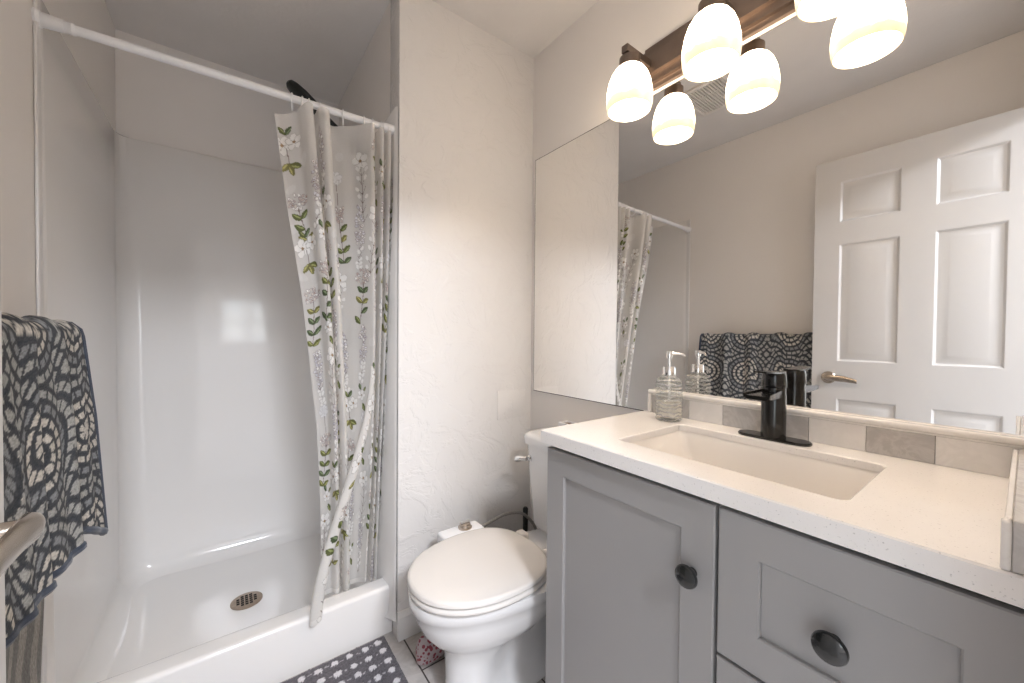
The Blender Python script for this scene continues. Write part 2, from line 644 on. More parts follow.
sash('window_1', lambda a, d, z: (a, -3.2 - d, z), WX0, WX1, WZ0, WZ1)
sash('added_window_2', lambda a, d, z: (-1.7 - d, a, z), -2.2, -0.8, 0.7, 2.0)  # unseen side window, added so fill light can enter
sash('added_window_3', lambda a, d, z: (1.8 + d, a, z), -2.2, -0.8, 0.7, 2.0)  # second unseen side window, added for the same fill
gs = G().box((-1.7, YF - 0.1, 0), (XL - 0.1, YF - 0.02, H)).box((XR + 0.1, YF - 0.1, 0), (1.8, YF - 0.02, H))
struct('wall_bedroom_front', gs, M_PAINT, smooth=0)
gw = G()
for a, b in (((WX0, WZ0), (WX0 + 0.045, WZ1)), ((WX1 - 0.045, WZ0), (WX1, WZ1)), ((WX0, WZ0), (WX1, WZ0 + 0.045)),
             ((WX0, WZ1 - 0.045), (WX1, WZ1)), ((0.33, WZ0), (0.37, WZ1)), ((WX0, 1.38), (WX1, 1.41))):
    gw.box((a[0], -3.27, a[1]), (b[0], -3.22, b[1]))
struct('window_1', gw, M_TRIM, smooth=0)

# baseboards (moulded profile)


def baseboard(name, p0, p1, nrm, h=0.105):
    prof = [(0, 0), (0.014, 0), (0.014, h * 0.62), (0.011, h * 0.70), (0.011, h * 0.80), (0.006, h * 0.9), (0.004, h), (0, h)]
    rings = []
    for p in (p0, p1):
        rings.append([(p[0] + nrm[0] * d, p[1] + nrm[1] * d, z) for d, z in prof])
    struct(name, G().loft(rings), M_TRIM, smooth=25)


baseboard('baseboard_back', (XC, YB, 0), (XR, YB, 0), (0, -1))
baseboard('baseboard_right', (XR, 0.79, 0), (XR, YB - 0.015, 0), (-1, 0))
baseboard('baseboard_left', (XL, YF, 0), (XL, 1.445, 0), (1, 0))

# ------------------------------------------------------------------ ceiling vent (seen in the mirror)
vx, vy = 0.215, 1.03
v = thing('ceiling_vent', (vx, vy, H), 'square off-white ceiling exhaust vent grille with fine slots, above the toilet area', 'vent')
gv = G()
for a, b in (((-.145, -.125), (.145, -.105)), ((-.145, .105), (.145, .125)), ((-.145, -.105), (-.122, .105)), ((.122, -.105), (.145, .105))):
    gv.box((vx + a[0], vy + a[1], H - 0.014), (vx + b[0], vy + b[1], H - 0.0005), 0.003)
obj('vent_frame', gv, M_GRILLE, v)
gv = G()
for k in range(14):
    y = vy - 0.102 + k * 0.0152
    gv.box((vx - 0.122, y, H - 0.012), (vx + 0.122, y + 0.0085, H - 0.004))
for x in (-.04, .04):
    gv.box((vx + x - 0.003, vy - 0.105, H - 0.011), (vx + x + 0.003, vy + 0.105, H - 0.004))
obj('grille', gv, M_GRILLE, v, smooth=0)
obj('vent_shade_sheet', G().box((vx - 0.122, vy - 0.105, H - 0.003), (vx + 0.122, vy + 0.105, H - 0.0006)), M_DARK, v, smooth=0, label='dark sheet standing for the shade behind the slats')  # flat near-black sheet paints the shade behind the slats

# ------------------------------------------------------------------ shower stall
SX0, SX1 = XL + 0.006, XC - 0.012
SYF, SYB = 1.452, YS - 0.012
ST = 1.99
PZ = 0.068                   # pan floor
st = thing('shower_stall', (0.07, 1.9, 0), 'glossy white moulded fibreglass shower stall with low curb and rounded corners', 'shower')


def stall_u(off, z, rc):
    """open U path: front-left -> back-left corner -> back-right corner -> front-right, inset by off"""
    x0, x1, yb = SX0 + off, SX1 - off, SYB - off
    pts = [(XL + 0.001, SYF + 0.012, z), (x0, SYF + 0.034, z), (x0, SYF + 0.05, z)]
    for k in range(1, 8):
        pts.append((x0, SYF + 0.05 + (yb - rc - SYF - 0.05) * k / 8, z))
    for k in range(13):
        a = PI - (PI / 2) * k / 12
        pts.append((x0 + rc + rc * math.cos(a), yb - rc + rc * math.sin(a), z))
    for k in range(1, 8):
        pts.append((x0 + rc + (x1 - x0 - 2 * rc) * k / 8, yb, z))
    for k in range(13):
        a = PI / 2 - (PI / 2) * k / 12
        pts.append((x1 - rc + rc * math.cos(a), yb - rc + rc * math.sin(a), z))
    for k in range(1, 8):
        pts.append((x1, yb - rc + (SYF + 0.05 - yb + rc) * k / 8, z))
    pts += [(XC - 0.010, YB + 0.012, z), (XC - 0.004, YB + 0.003, z)]
    return pts


rings = [stall_u(-0.0055, ST - 0.0005, 0.05), stall_u(-0.004, ST, 0.055), stall_u(0.0, ST - 0.006, 0.06)]
for z in (1.7, 1.3, 0.9, 0.5, 0.3):
    rings.append(stall_u(0.0 + (1.95 - z) * 0.006, z, 0.062 + (1.95 - z) * 0.012))
fr = 0.075
for k in range(0, 9):
    a = (PI / 2) * k / 8
    rings.append(stall_u(0.010 + fr * (1 - math.cos(a)), PZ + fr * (1 - math.sin(a)), 0.085))
gs = G().loft(rings, closed_ring=False)
obj('surround', gs, M_FIBER, st, smooth=50)
# pan floor, gently dished to the drain
DX, DY = 0.066, 1.885
nx, ny = 30, 30
vs, fs = [], []
for j in range(ny + 1):
    for i in range(nx + 1):
        x = SX0 + 0.02 + (SX1 - SX0 - 0.04) * i / nx
        y = 1.50 + (SYB - 0.02 - 1.50) * j / ny
        d = math.hypot(x - DX, y - DY)
        vs.append((x, y, PZ - 0.012 + 0.016 * min(1, d / 0.45)))
for j in range(ny):
    for i in range(nx):
        a = j * (nx + 1) + i
        fs.append((a, a + 1, a + nx + 2, a + nx + 1))
obj('pan', G().add(vs, fs), M_FIBER, st, smooth=60)
# curb with rounded edges
prof = [(SYF, 0.0), (SYF, 0.168)]
for k in range(1, 7):
    a = (PI / 2) * k / 6
    prof.append((SYF + 0.014 - 0.014 * math.cos(a), 0.168 + 0.014 * math.sin(a)))
for k in range(0, 7):
    a = (PI / 2) * k / 6
    prof.append((1.515 + 0.02 * math.sin(a), 0.160 + 0.02 * math.cos(a)))
prof += [(1.545, 0.10)]
for k in range(1, 6):
    a = (PI / 2) * k / 5
    prof.append((1.545 + 0.04 * (1 - math.cos(a)), 0.10 - 0.036 * math.sin(a)))
prof += [(1.585, 0.0)]
obj('curb', G().loft([[(x, y, z) for y, z in prof] for x in (XL + 0.001, XC - 0.001)]), M_FIBER, st, smooth=40)
# front flanges of the side panels
g1 = G().box((XL + 0.0005, SYF + 0.004, 0.17), (XL + 0.0075, SYF + 0.030, ST), 0.003, 2)
obj('front_flange', g1, M_TRIM, st)
# drain
dr = obj('drain', G().lathe([(0.0, -0.004), (0.055, -0.004), (0.055, 0.003), (0.050, 0.005), (0.0, 0.0052)], (DX, DY, PZ - 0.010), 40), M_DRAIN, st, label='bronze drain cover')
gd = G()
for i in range(-2, 3):
    for j in range(-2, 3):
        if abs(i) + abs(j) < 4 and not (abs(i) == 2 and abs(j) == 2):
            gd.box((DX + i * 0.0145 - 0.0052, DY + j * 0.0145 - 0.0052, PZ - 0.0055), (DX + i * 0.0145 + 0.0052, DY + j * 0.0145 + 0.0052, PZ - 0.0042))
obj('drain_hole_patches', gd, M_DARK, dr, smooth=0, label='dark square patches standing for drain holes')  # near-black patches paint the shade inside the holes

# ------------------------------------------------------------------ curtain rod
RL, RR = Vector((XL, 1.472, 1.921)), Vector((XC, 1.432, 1.914))
rod = thing('curtain_rod', RL, 'white tension shower curtain rod spanning the shower opening', 'curtain rod')
d = (RR - RL).normalized()
obj('tube', G().tube([RL + d * 0.03, RL + d * 0.5, RR - d * 0.03], [0.0118] * 3, 20), M_WPLAS, rod)
obj('outer_sleeve', G().tube([RL + d * 0.02, RL + d * 0.062, RL + d * 0.064, RL + d * 0.070], [0.0138, 0.0138, 0.0148, 0.0128], 20), M_WPLAS, rod)
for p, s in ((RL, 1), (RR, -1)):
    obj('end_flange', G().tube([p + d * s * 0.0008, p + d * s * 0.006, p + d * s * 0.012, p + d * s * 0.05], [0.022, 0.022, 0.017, 0.0152], 24), M_WPLAS, rod)

# ------------------------------------------------------------------ shower curtain


def rod_at(x):
    t = (x - RL.x) / (RR.x - RL.x)
    return RL + (RR - RL) * t


TOP = [(.118, 1.430), (.135, 1.434), (.158, 1.434), (.178, 1.428), (.188, 1.405), (.198, 1.388), (.214, 1.386), (.222, 1.402), (.217, 1.455), (.226, 1.472),
       (.236, 1.455), (.239, 1.405), (.252, 1.386), (.268, 1.390), (.273, 1.412), (.270, 1.462), (.290, 1.476), (.325, 1.460), (.36, 1.440),
       (.392, 1.408), (.406, 1.392), (.418, 1.394), (.421, 1.415), (.418, 1.455), (.428, 1.466), (.438, 1.445), (.440, 1.405), (.449, 1.394),
       (.455, 1.41), (.453, 1.455), (.461, 1.466), (.469, 1.445), (.470, 1.412), (.479, 1.402), (.484, 1.418), (.483, 1.455), (.491, 1.463), (.497, 1.44), (.499, 1.418), (.503, 1.412)]
cp = catmull([(a, b, 0) for a, b in TOP], 14)
cxy = np.array([(p.x, p.y) for p in cp])
seg = np.r_[0, np.cumsum(np.hypot(*np.diff(cxy, axis=0).T))]
CW = seg[-1]
CH = 1.70
DS = 0.0025
ns, nz_ = int(CW / DS), int(CH / DS)
S = np.linspace(0, CW, ns + 1)
px0 = np.interp(S, seg, cxy[:, 0])
py0 = np.interp(S, seg, cxy[:, 1])
V = np.linspace(0, 1, nz_ + 1)


def smooth01(t):
    t = np.clip(t, 0, 1)
    return t * t * (3 - 2 * t)


vv, ss = np.meshgrid(V, S, indexing='ij')
u = (px0 - px0[0]) / (px0[-1] - px0[0])
Lx = np.interp(V, [0, .16, .34, .62, .80, 1.0], [.118, .153, .201, .256, .276, .288])
Rx = np.interp(V, [0, .4, 1.0], [.503, .502, .490])
X = Lx[:, None] + (Rx - Lx)[:, None] * u[None, :]
amp = 1.0 - 0.25 * V
Y = 1.432 + (py0 - 1.432)[None, :] * amp[:, None] + 0.135 * (V ** 1.15)[:, None]
# soft irregular waves that grow towards the hem
X += 0.006 * np.sin(9 * ss + 5 * vv) * vv
Y += 0.010 * np.sin(17 * ss + 3.3 * vv + 1.0) * smooth01(vv * 1.4)
# the hem pleat that was kicked out over the curb
s0 = float(seg[np.argmin(np.abs(cxy[:, 0] - .406) + np.abs(cxy[:, 1] - 1.392))])
# top edge sags between rings; free corner droops
tz = np.interp(px0, [.118, .15, .18, .205, .26, .30, .35, .40, .44, .503], [1.842, 1.852, 1.872, 1.890, 1.890, 1.880, 1.887, 1.892, 1.893, 1.893])
bz = 0.165 + 0.01 * np.sin(12 * S)
Z = tz[None, :] + (bz - tz)[None, :] * vv
# stay clear of alcove wall flange
X = np.minimum(X + 0.007 * (1 - 0.6 * vv), XC - 0.0135)

# the free pleat that hangs out over the curb: a narrow rolled strip of the same cloth
j0 = int(s0 / DS)
hw_ = int(0.034 / DS)
i0 = int(0.50 * nz_)
jj = np.arange(j0 - hw_, j0 + hw_ + 1)
tv = (V[i0:] - V[i0]) / (1 - V[i0])
kk_ = smooth01(tv) ** 1.1
bxp, byp, bzp = X[i0:, j0], Y[i0:, j0], Z[i0:, j0]
cxp = bxp + kk_ * (0.243 - bxp[-1])
cyp = byp + kk_ * (1.418 - byp[-1]) - 0.004
wv = np.linspace(-1, 1, len(jj))
wid = 0.007 + 0.013 * np.sin(PI * np.clip(tv, 0, 1) * .62)
XT = cxp[:, None] + wid[:, None] * np.sin(wv * 1.9)[None, :] * 1.0
YT = cyp[:, None] + 0.7 * wid[:, None] * (1 - np.cos(wv * 1.9))[None, :]
ZT = bzp[:, None] + 0.35 * (XT - cxp[:, None]) * kk_[:, None]

# --- printed pattern (fabric dye), painted on the cloth grid in fabric metres
rng = random.Random(11)
PC = np.zeros((nz_ + 1, ns + 1, 4), np.float32)
PC[:] = (0.92, 0.90, 0.87, 0.64)
ZF = V * CH


def blob(cx, cy, a, b, ang, col, alpha, edge=None, power=2.0):
    r = max(a, b) + 0.004
    i0, i1 = int(max(0, (cy - r) / DS)), int(min(nz_ + 1, (cy + r) / DS + 2))
    j0, j1 = int(max(0, (cx - r) / DS)), int(min(ns + 1, (cx + r) / DS + 2))
    if i1 <= i0 or j1 <= j0:
        return
    yy, xx = np.meshgrid(ZF[i0:i1] - cy, S[j0:j1] - cx, indexing='ij')
    c, s_ = math.cos(ang), math.sin(ang)
    p = (xx * c + yy * s_) / a
    q = (-xx * s_ + yy * c) / b
    dd = np.abs(p) ** power + np.abs(q) ** power
    sub = PC[i0:i1, j0:j1]
    if edge is not None:
        e = (1.0 + DS * 0.75 / min(a, b)) ** 2
        mk = dd < e
        sub[mk] = (*edge, alpha)
    mk = dd < 1
    sub[mk] = (*col, alpha)


def line(x0, y0, x1, y1, w, col, alpha=0.92):
    n = max(2, int(math.hypot(x1 - x0, y1 - y0) / (DS * 0.8)))
    for k in range(n + 1):
        t = k / n
        blob(x0 + (x1 - x0) * t, y0 + (y1 - y0) * t, w, w, 0, col, alpha)


GREENS = [(0.105, 0.125, 0.035), (0.150, 0.160, 0.045), (0.075, 0.105, 0.045), (0.20, 0.19, 0.06)]
BROWN = (0.17, 0.125, 0.11)
WHITE = (0.93, 0.92, 0.90)


def leaf(x, y, ang, ln, wd, col):
    cx, cy = x + math.cos(ang) * ln * 0.5, y + math.sin(ang) * ln * 0.5
    blob(cx, cy, ln * 0.5, wd * 0.5, ang, col, 0.95, power=1.5)
    lt = tuple(min(1, c * 2.6 + 0.05) for c in col)
    blob(cx - math.sin(ang) * wd * 0.16, cy + math.cos(ang) * wd * 0.16, ln * 0.36, wd * 0.13, ang, lt, 0.95, power=1.6)


def flower(x, y, r, ang):
    for k in range(5):
        a = ang + k * 2 * PI / 5
        blob(x + math.cos(a) * r * 0.56, y + math.sin(a) * r * 0.56, r * 0.46, r * 0.36, a, WHITE, 0.95, edge=(0.52, 0.50, 0.48))
    blob(x, y, r * 0.17, r * 0.17, 0, (0.33, 0.22, 0.12), 0.95)


def ghost(x, y, r):
    for k in range(7):
        a = k * 2 * PI / 7 + x * 30
        blob(x + math.cos(a) * r * 0.5, y + math.sin(a) * r * 0.5, r * 0.45, r * 0.33, a, (0.84, 0.84, 0.85), 0.9, edge=(0.58, 0.57, 0.58))
    blob(x, y, r * 0.3, r * 0.3, 0, (0.78, 0.78, 0.79), 0.9)


def cluster(x, y, w, h, n, cols, rr=0.0045):
    for k in range(n):
        a, q = rng.uniform(0, 2 * PI), math.sqrt(rng.random())
        blob(x + math.cos(a) * q * w, y + math.sin(a) * q * h, rr * rng.uniform(.7, 1.2), rr * rng.uniform(.6, 1), a, rng.choice(cols), 0.93, edge=(0.40, 0.36, 0.36))
        if k % 3 == 0:
            blob(x + math.cos(a) * q * w, y + math.sin(a) * q * h, rr * 0.35, rr * 0.35, 0, (0.30, 0.18, 0.14), 0.93)


def sprig(x, y, ln, n, sc=1.0, curve=0.0):
    px, py, a = x, y, PI / 2 + rng.uniform(-.15, .15)
    st_ = ln / n
    for k in range(n):
        qx, qy = px + math.cos(a) * st_, py + math.sin(a) * st_
        line(px, py, qx, qy, 0.0016, BROWN)
        col = rng.choice(GREENS)
        for s_ in (-1, 1):
            if rng.random() < 0.85:
                leaf(qx, qy, a - PI + s_ * rng.uniform(.75, 1.1), 0.036 * sc * rng.uniform(.8, 1.15), 0.019 * sc, col)
        px, py = qx, qy
        a += curve + rng.uniform(-.1, .1)
    return px, py


def twig(x, y, ln):
    a = PI / 2 + rng.uniform(-.25, .25)
    px, py = x, y
    for k in range(6):
        qx, qy = px + math.cos(a) * ln / 6, py + math.sin(a) * ln / 6
        line(px, py, qx, qy, 0.0014, BROWN, 0.9)
        for s_ in (-1, 1):
            b = a - PI + s_ * rng.uniform(.4, .8)
            m_ = ln * 0.16
            line(qx, qy, qx + math.cos(b) * m_, qy + math.sin(b) * m_, 0.0011, BROWN, 0.9)
            if rng.random() < .6:
                blob(qx + math.cos(b) * m_, qy + math.sin(b) * m_, 0.009, 0.006, b, WHITE, 0.92, edge=(.6, .58, .57))
        px, py = qx, qy
        a += rng.uniform(-.15, .15)


def motif(kind, x, y):
    if kind == 0:
        leaf(x, y - 0.012, -PI / 2 + .7, 0.032, 0.016, GREENS[2])
        leaf(x, y - 0.012, -PI / 2 - .6, 0.030, 0.015, GREENS[0])
        flower(x - 0.012, y + 0.02, 0.030, rng.random())
        flower(x + 0.024, y + 0.012, 0.024, rng.random())
        line(x, y + 0.03, x + 0.006, y + 0.10, 0.0015, BROWN)
        leaf(x + 0.004, y + 0.075, .5, 0.040, 0.02, GREENS[1])
        leaf(x + 0.004, y + 0.075, 2.4, 0.036, 0.02, GREENS[3])
        leaf(x + 0.004, y + 0.08, 1.3, 0.036, 0.018, GREENS[3])
    elif kind == 1:
        cluster(x, y, 0.032, 0.026, 34, [(0.72, 0.66, 0.60), (0.60, 0.50, 0.46), WHITE])
        sprig(x, y + 0.022, 0.15, 4, 1.05, 0.03)
    elif kind == 2:
        flower(x, y, 0.032, rng.random())
        twig(x + 0.002, y + 0.02, 0.19)
    elif kind == 3:
        cluster(x, y + 0.05, 0.017, 0.085, 60, [WHITE, (0.78, 0.78, 0.82), (0.60, 0.60, 0.66)], 0.005)
        twig(x, y + 0.11, 0.08)
    elif kind == 4:
        ghost(x, y, 0.024)
        line(x, y + .02, x + .004, y + .09, 0.0013, BROWN)
    elif kind == 5:
        flower(x, y, 0.020, rng.random())
        leaf(x + 0.005, y + 0.03, 1.2, 0.034, 0.018, GREENS[0])
        leaf(x - 0.002, y - 0.02, -1.9, 0.028, 0.015, GREENS[2])
        leaf(x + 0.012, y - 0.014, -.9, 0.020, 0.012, GREENS[0])


# faint white undertone blossoms first, then the inked ones
for k in range(60):
    blob(rng.uniform(0, CW), rng.uniform(0, CH), rng.uniform(.012, .03), rng.uniform(.01, .02), rng.uniform(0, 3), (0.86, 0.85, 0.83), 0.74)
motif(0, 0.022, 0.075)
motif(1, 0.035, 0.27)
cols_ = np.arange(0.035, CW, 0.080)
kinds = [0, 1, 2, 3, 5, 4, 1, 5, 2, 3]
for ci, cx_ in enumerate(cols_):
    yy_ = 0.06 + (ci * 0.137) % 0.19 + (0.34 if ci == 0 else 0)
    kk = (ci * 3) % len(kinds)
    while yy_ < CH - 0.08:
        kd = kinds[kk % len(kinds)]
        motif(kd, cx_ + rng.uniform(-.014, .014), yy_)
        yy_ += {0: .165, 1: .21, 2: .20, 3: .20, 4: .12, 5: .105}[kd] + rng.uniform(-.02, .03)
        kk += 1 + rng.randrange(2)
# hem
PC[-8:, :, 3] = 0.9


def grid_object(name, grids, m, loc, parent=None):
    """one mesh from one or more (X, Y, Z, colour) grids"""
    base = Vector(loc)
    cos, faces, cols, off = [], [], [], 0
    for X_, Y_, Z_, C_ in grids:
        nz1, ns1 = X_.shape
        cos.append(np.stack([X_ - base.x, Y_ - base.y, Z_ - base.z], -1).reshape(-1, 3))
        i, j = np.meshgrid(np.arange(nz1 - 1), np.arange(ns1 - 1), indexing='ij')
        a = (i * ns1 + j).ravel() + off
        faces.append(np.stack([a, a + 1, a + ns1 + 1, a + ns1], -1))
        cols.append(C_.reshape(-1, 4))
        off += nz1 * ns1
    co = np.concatenate(cos).astype(np.float32)
    fa = np.concatenate(faces).astype(np.int32)
    me = bpy.data.meshes.new(name)
    me.vertices.add(len(co))
    me.vertices.foreach_set('co', co.ravel())
    nf = len(fa)
    me.loops.add(nf * 4)
    me.polygons.add(nf)
    me.loops.foreach_set('vertex_index', fa.ravel())
    me.polygons.foreach_set('loop_start', np.arange(0, nf * 4, 4, dtype=np.int32))
    me.update(calc_edges=True)
    at = me.attributes.new('pattern', 'FLOAT_COLOR', 'POINT')
    at.data.foreach_set('color', np.concatenate(cols).astype(np.float32).ravel())
    me.materials.append(m)
    me.shade_smooth()
    o = bpy.data.objects.new(name, me)
    COL.objects.link(o)
    o.location = base if parent is None else base - world_loc(parent)
    if parent:
        o.parent = parent
    return o


CT_ = PC[i0:, jj].copy()
CT_[..., 3] = np.maximum(CT_[..., 3], 0.8)
cur = grid_object('shower_curtain', [(X, Y, Z, PC), (XT, YT, ZT, CT_)], M_CURT, (0.32, 1.50, 0.165))
tag(cur, 'sheer white shower curtain printed with white flowers and green leaves, bunched at the right', 'shower curtain')

# curtain rings
ORD = ['first', 'second', 'third', 'fourth', 'fifth', 'sixth', 'seventh', 'eighth', 'ninth']
ring_x = [.176, .206, .226, .258, .330, .400, .430, .461, .487]
for k, x in enumerate(ring_x):
    c = rod_at(x)
    pts = []
    for i in range(28):
        a = 2 * PI * i / 28
        pts.append((c.x + 0.004 * math.sin(a), c.y + 0.0165 * math.sin(a), c.z - 0.0105 + 0.0255 * math.cos(a)))
    r = obj('curtain_ring', G().tube(pts, 0.0022, 8, closed=True), M_WPLAS, loc=(c.x, c.y, c.z - 0.036))
    tag(r, f'{ORD[k]} small white curtain ring on the rod, counted from the curtain open left edge', 'curtain ring', 'curtain rings on the rod')

# ------------------------------------------------------------------ hand-held shower head
sh = thing('handheld_shower_head', (XC - 0.012, 1.90, 2.01), 'black hand shower head leaning up above the curtain rod behind the curtain', 'shower head')
obj('wall_bracket', G().box((XC - 0.045, 1.875, 2.005), (XC - 0.0125, 1.925, 2.055), 0.008, 3).lathe([(0.02, -0.02), (0.022, 0), (0.02, 0.02)], (XC - 0.055, 1.90, 2.04), 20, axis=(-.82, 0, .57)), M_RUBBER, sh)
dv = Vector((-.82, 0, .57)).normalized()
nv = Vector((-.57, 0, -.82)).normalized()
p0 = Vector((XC - 0.035, 1.90, 2.03))
rings = []
for t, w, th in ((0.0, .014, .013), (.05, .014, .013), (.12, .015, .013), (.18, .022, .013), (.205, .036, .015), (.24, .046, .017), (.29, .050, .018), (.335, .044, .017), (.362, .030, .014), (.372, .012, .008)):
    t, th = t * 0.87, th * 1.15
    c = p0 + dv * t + Vector((0, 0, 0.004))
    rings.append([c + Vector((0, 1, 0)) * (w * math.cos(2 * PI * k / 24)) + nv * (th * math.sin(2 * PI * k / 24)) for k in range(24)])
obj('handset', G().loft(rings), M_RUBBER, sh)
obj('hose', G().tube(catmull([p0 - dv * 0.0, p0 - dv * 0.02 + Vector((0, 0, -.06)), (XC - 0.04, 1.88, 1.6), (XC - 0.05, 1.86, 1.2), (XC - 0.045, 1.93, 1.1), (XC - 0.03, 1.97, 1.2)], 10), 0.007, 10), M_STEEL, sh)

# ------------------------------------------------------------------ vanity cabinet
VX, VY0, VY1 = 0.69, -0.028, 0.765
van = thing('vanity_cabinet', (0.92, 0.37, 0), 'grey shaker bathroom vanity cabinet with black knobs under the white counter', 'cabinet')
gc = G()
x0, x1 = VX + 0.02, XR - 0.006
gc.box((x0, VY0, 0.10), (x1, VY0 + 0.016, 0.8665)).box((x0, VY1 - 0.016, 0.10), (x1, VY1, 0.8665))
gc.box((x0, VY0 + 0.016, 0.10), (x1, VY1 - 0.016, 0.116)).box((x1 - 0.01, VY0 + 0.016, 0.116), (x1, VY1 - 0.016, 0.8665))
gc.box((x0, VY0 + 0.016, 0.116), (x0 + 0.012, VY1 - 0.016, 0.8665))
obj('carcass', gc, M_CAB, van, smooth=0)
obj('gap_shade_strip', G().box((VX + 0.012, VY0, 0.855), (VX + 0.0199, VY1 - 0.003, 0.8664)), M_CABIN, van, smooth=0, label='dark strip standing for the shadow gap under the counter')  # near-black strip paints the shade in the gap below the counter
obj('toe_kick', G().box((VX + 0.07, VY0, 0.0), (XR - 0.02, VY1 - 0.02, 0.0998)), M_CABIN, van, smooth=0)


def shaker(name, y0, y1, z0, z1, stile=0.062, parent=van, label=None):
    """flat frame with a recessed panel, one mesh; front face at VX"""
    iy0, iy1, iz0, iz1 = y0 + stile, y1 - stile, z0 + stile, z1 - stile
    g = G()
    e = 0.0022
    t = 0.018
    rect = lambda a, b, c, d, x: [(x, a, c), (x, b, c), (x, b, d), (x, a, d)]
    rings = [rect(y0, y1, z0, z1, VX + t), rect(y0, y1, z0, z1, VX + e), rect(y0 + e, y1 - e, z0 + e, z1 - e, VX),
             rect(iy0 - e, iy1 + e, iz0 - e, iz1 + e, VX), rect(iy0, iy1, iz0, iz1, VX + e), rect(iy0, iy1, iz0, iz1, VX + 0.0085)]
    g.loft(rings)
    return obj(name, g, M_CAB, parent, smooth=20, label=label)


def knob(y, z, parent, r=0.0185):
    g = G()
    prof = [(0.009, 0.0), (0.0075, 0.004), (0.0065, 0.010), (0.008, 0.014), (r * .9, 0.018), (r, 0.021), (r, 0.0235), (r * .93, 0.027), (r * .7, 0.0295), (r * .35, 0.031), (0.0, 0.0313)]
    g.lathe(prof, (VX - 0.0002, y, z), 36, axis=(-1, 0, 0))
    return obj('knob', g, M_KNOB, parent)


dl = shaker('cabinet_door', 0.3235, VY1 - 0.001, 0.118, 0.852, 0.064)
knob(0.362, 0.716, dl, 0.0208)
d1 = shaker('drawer', VY0 + 0.002, 0.3175, 0.597, 0.852, 0.066)
knob(0.156, 0.722, d1, 0.0212)
d2 = shaker('drawer', VY0 + 0.002, 0.3175, 0.356, 0.591, 0.066)
knob(0.156, 0.474, d2, 0.0212)
d3 = shaker('drawer', VY0 + 0.002, 0.3175, 0.118, 0.350, 0.066)
knob(0.156, 0.234, d3, 0.0212)

# ------------------------------------------------------------------ countertop with sink cut-out
CX0, CX1, CY0, CY1 = 0.672, 1.1485, -0.03, 0.771
HX0, HX1, HY0, HY1 = 0.762, 1.047, 0.162, 0.592
hcx, hcy = (HX0 + HX1) / 2, (HY0 + HY1) / 2


def ray_rect(a, x0, x1, y0, y1, cx, cy):
    c, s = math.cos(a), math.sin(a)
    t = 1e9
    if c > 1e-9:
        t = min(t, (x1 - cx) / c)
    if c < -1e-9:
        t = min(t, (x0 - cx) / c)
    if s > 1e-9:
        t = min(t, (y1 - cy) / s)
    if s < -1e-9:
        t = min(t, (y0 - cy) / s)
    return cx + c * t, cy + s * t


inner = [(p[0], p[1]) for p in rrect(hcx, hcy, (HX1 - HX0) / 2, (HY1 - HY0) / 2, 0.018, 0, 6)]
angs = [math.atan2(y - hcy, x - hcx) for x, y in inner]
corner_a = [math.atan2(y - hcy, x - hcx) for x in (CX0, CX1) for y in (CY0, CY1)]
allp = [(a, p) for a, p in zip(angs, inner)]
for a in corner_a:
    x, y = ray_rect(a, HX0, HX1, HY0, HY1, hcx, hcy)
    allp.append((a, (x, y)))
allp.sort()
IN = [p for a, p in allp]
OUT = [ray_rect(a, CX0, CX1, CY0, CY1, hcx, hcy) for a, p in allp]


def off_in(pts, d):
    return [(x + (d if x > hcx else -d) * (1 if abs(x - hcx) > 0.1 else abs(x - hcx) / 0.1), y + (d if y > hcy else -d) * (1 if abs(y - hcy) > 0.15 else abs(y - hcy) / 0.15)) for x, y in pts]


def inset(pts, d):
    return [(min(max(x, CX0 + d), CX1 - d), min(max(y, CY0 + d), CY1 - d)) for x, y in pts]


CT, CB = 0.900, 0.867
e = 0.0025
CH_ = 0.882      # underside of the slab round the cut-out
rings = [[(x, y, CH_) for x, y in IN], [(x, y, CT - e) for x, y in IN], [(x, y, CT) for x, y in off_in(IN, e)],
         [(x, y, CT) for x, y in inset(OUT, e)], [(x, y, CT - e) for x, y in OUT], [(x, y, CB) for x, y in OUT], [(x, y, CB) for x, y in off_in(IN, 0.03)], [(x, y, CH_) for x, y in off_in(IN, 0.028)]]
ctop = obj('countertop', G().loft(rings, cyclic=True), M_QUARTZ, loc=((CX0 + CX1) / 2, (CY0 + CY1) / 2, CB), smooth=30)
tag(ctop, 'white speckled quartz countertop on the grey vanity cabinet', 'countertop')

# sink basin: rectangular undermount, long ramps at the two ends
snk = thing('sink_basin', (hcx, hcy, 0.73), 'cream rectangular undermount sink basin in the white counter', 'sink')


def basin_ring(ox0, ox1, oy0, oy1, r, z):
    x0, x1, y0, y1 = HX0 + ox0, HX1 - ox1, HY0 + oy0, HY1 - oy1
    return rrect((x0 + x1) / 2, (y0 + y1) / 2, (x1 - x0) / 2, (y1 - y0) / 2, r, z, 6)


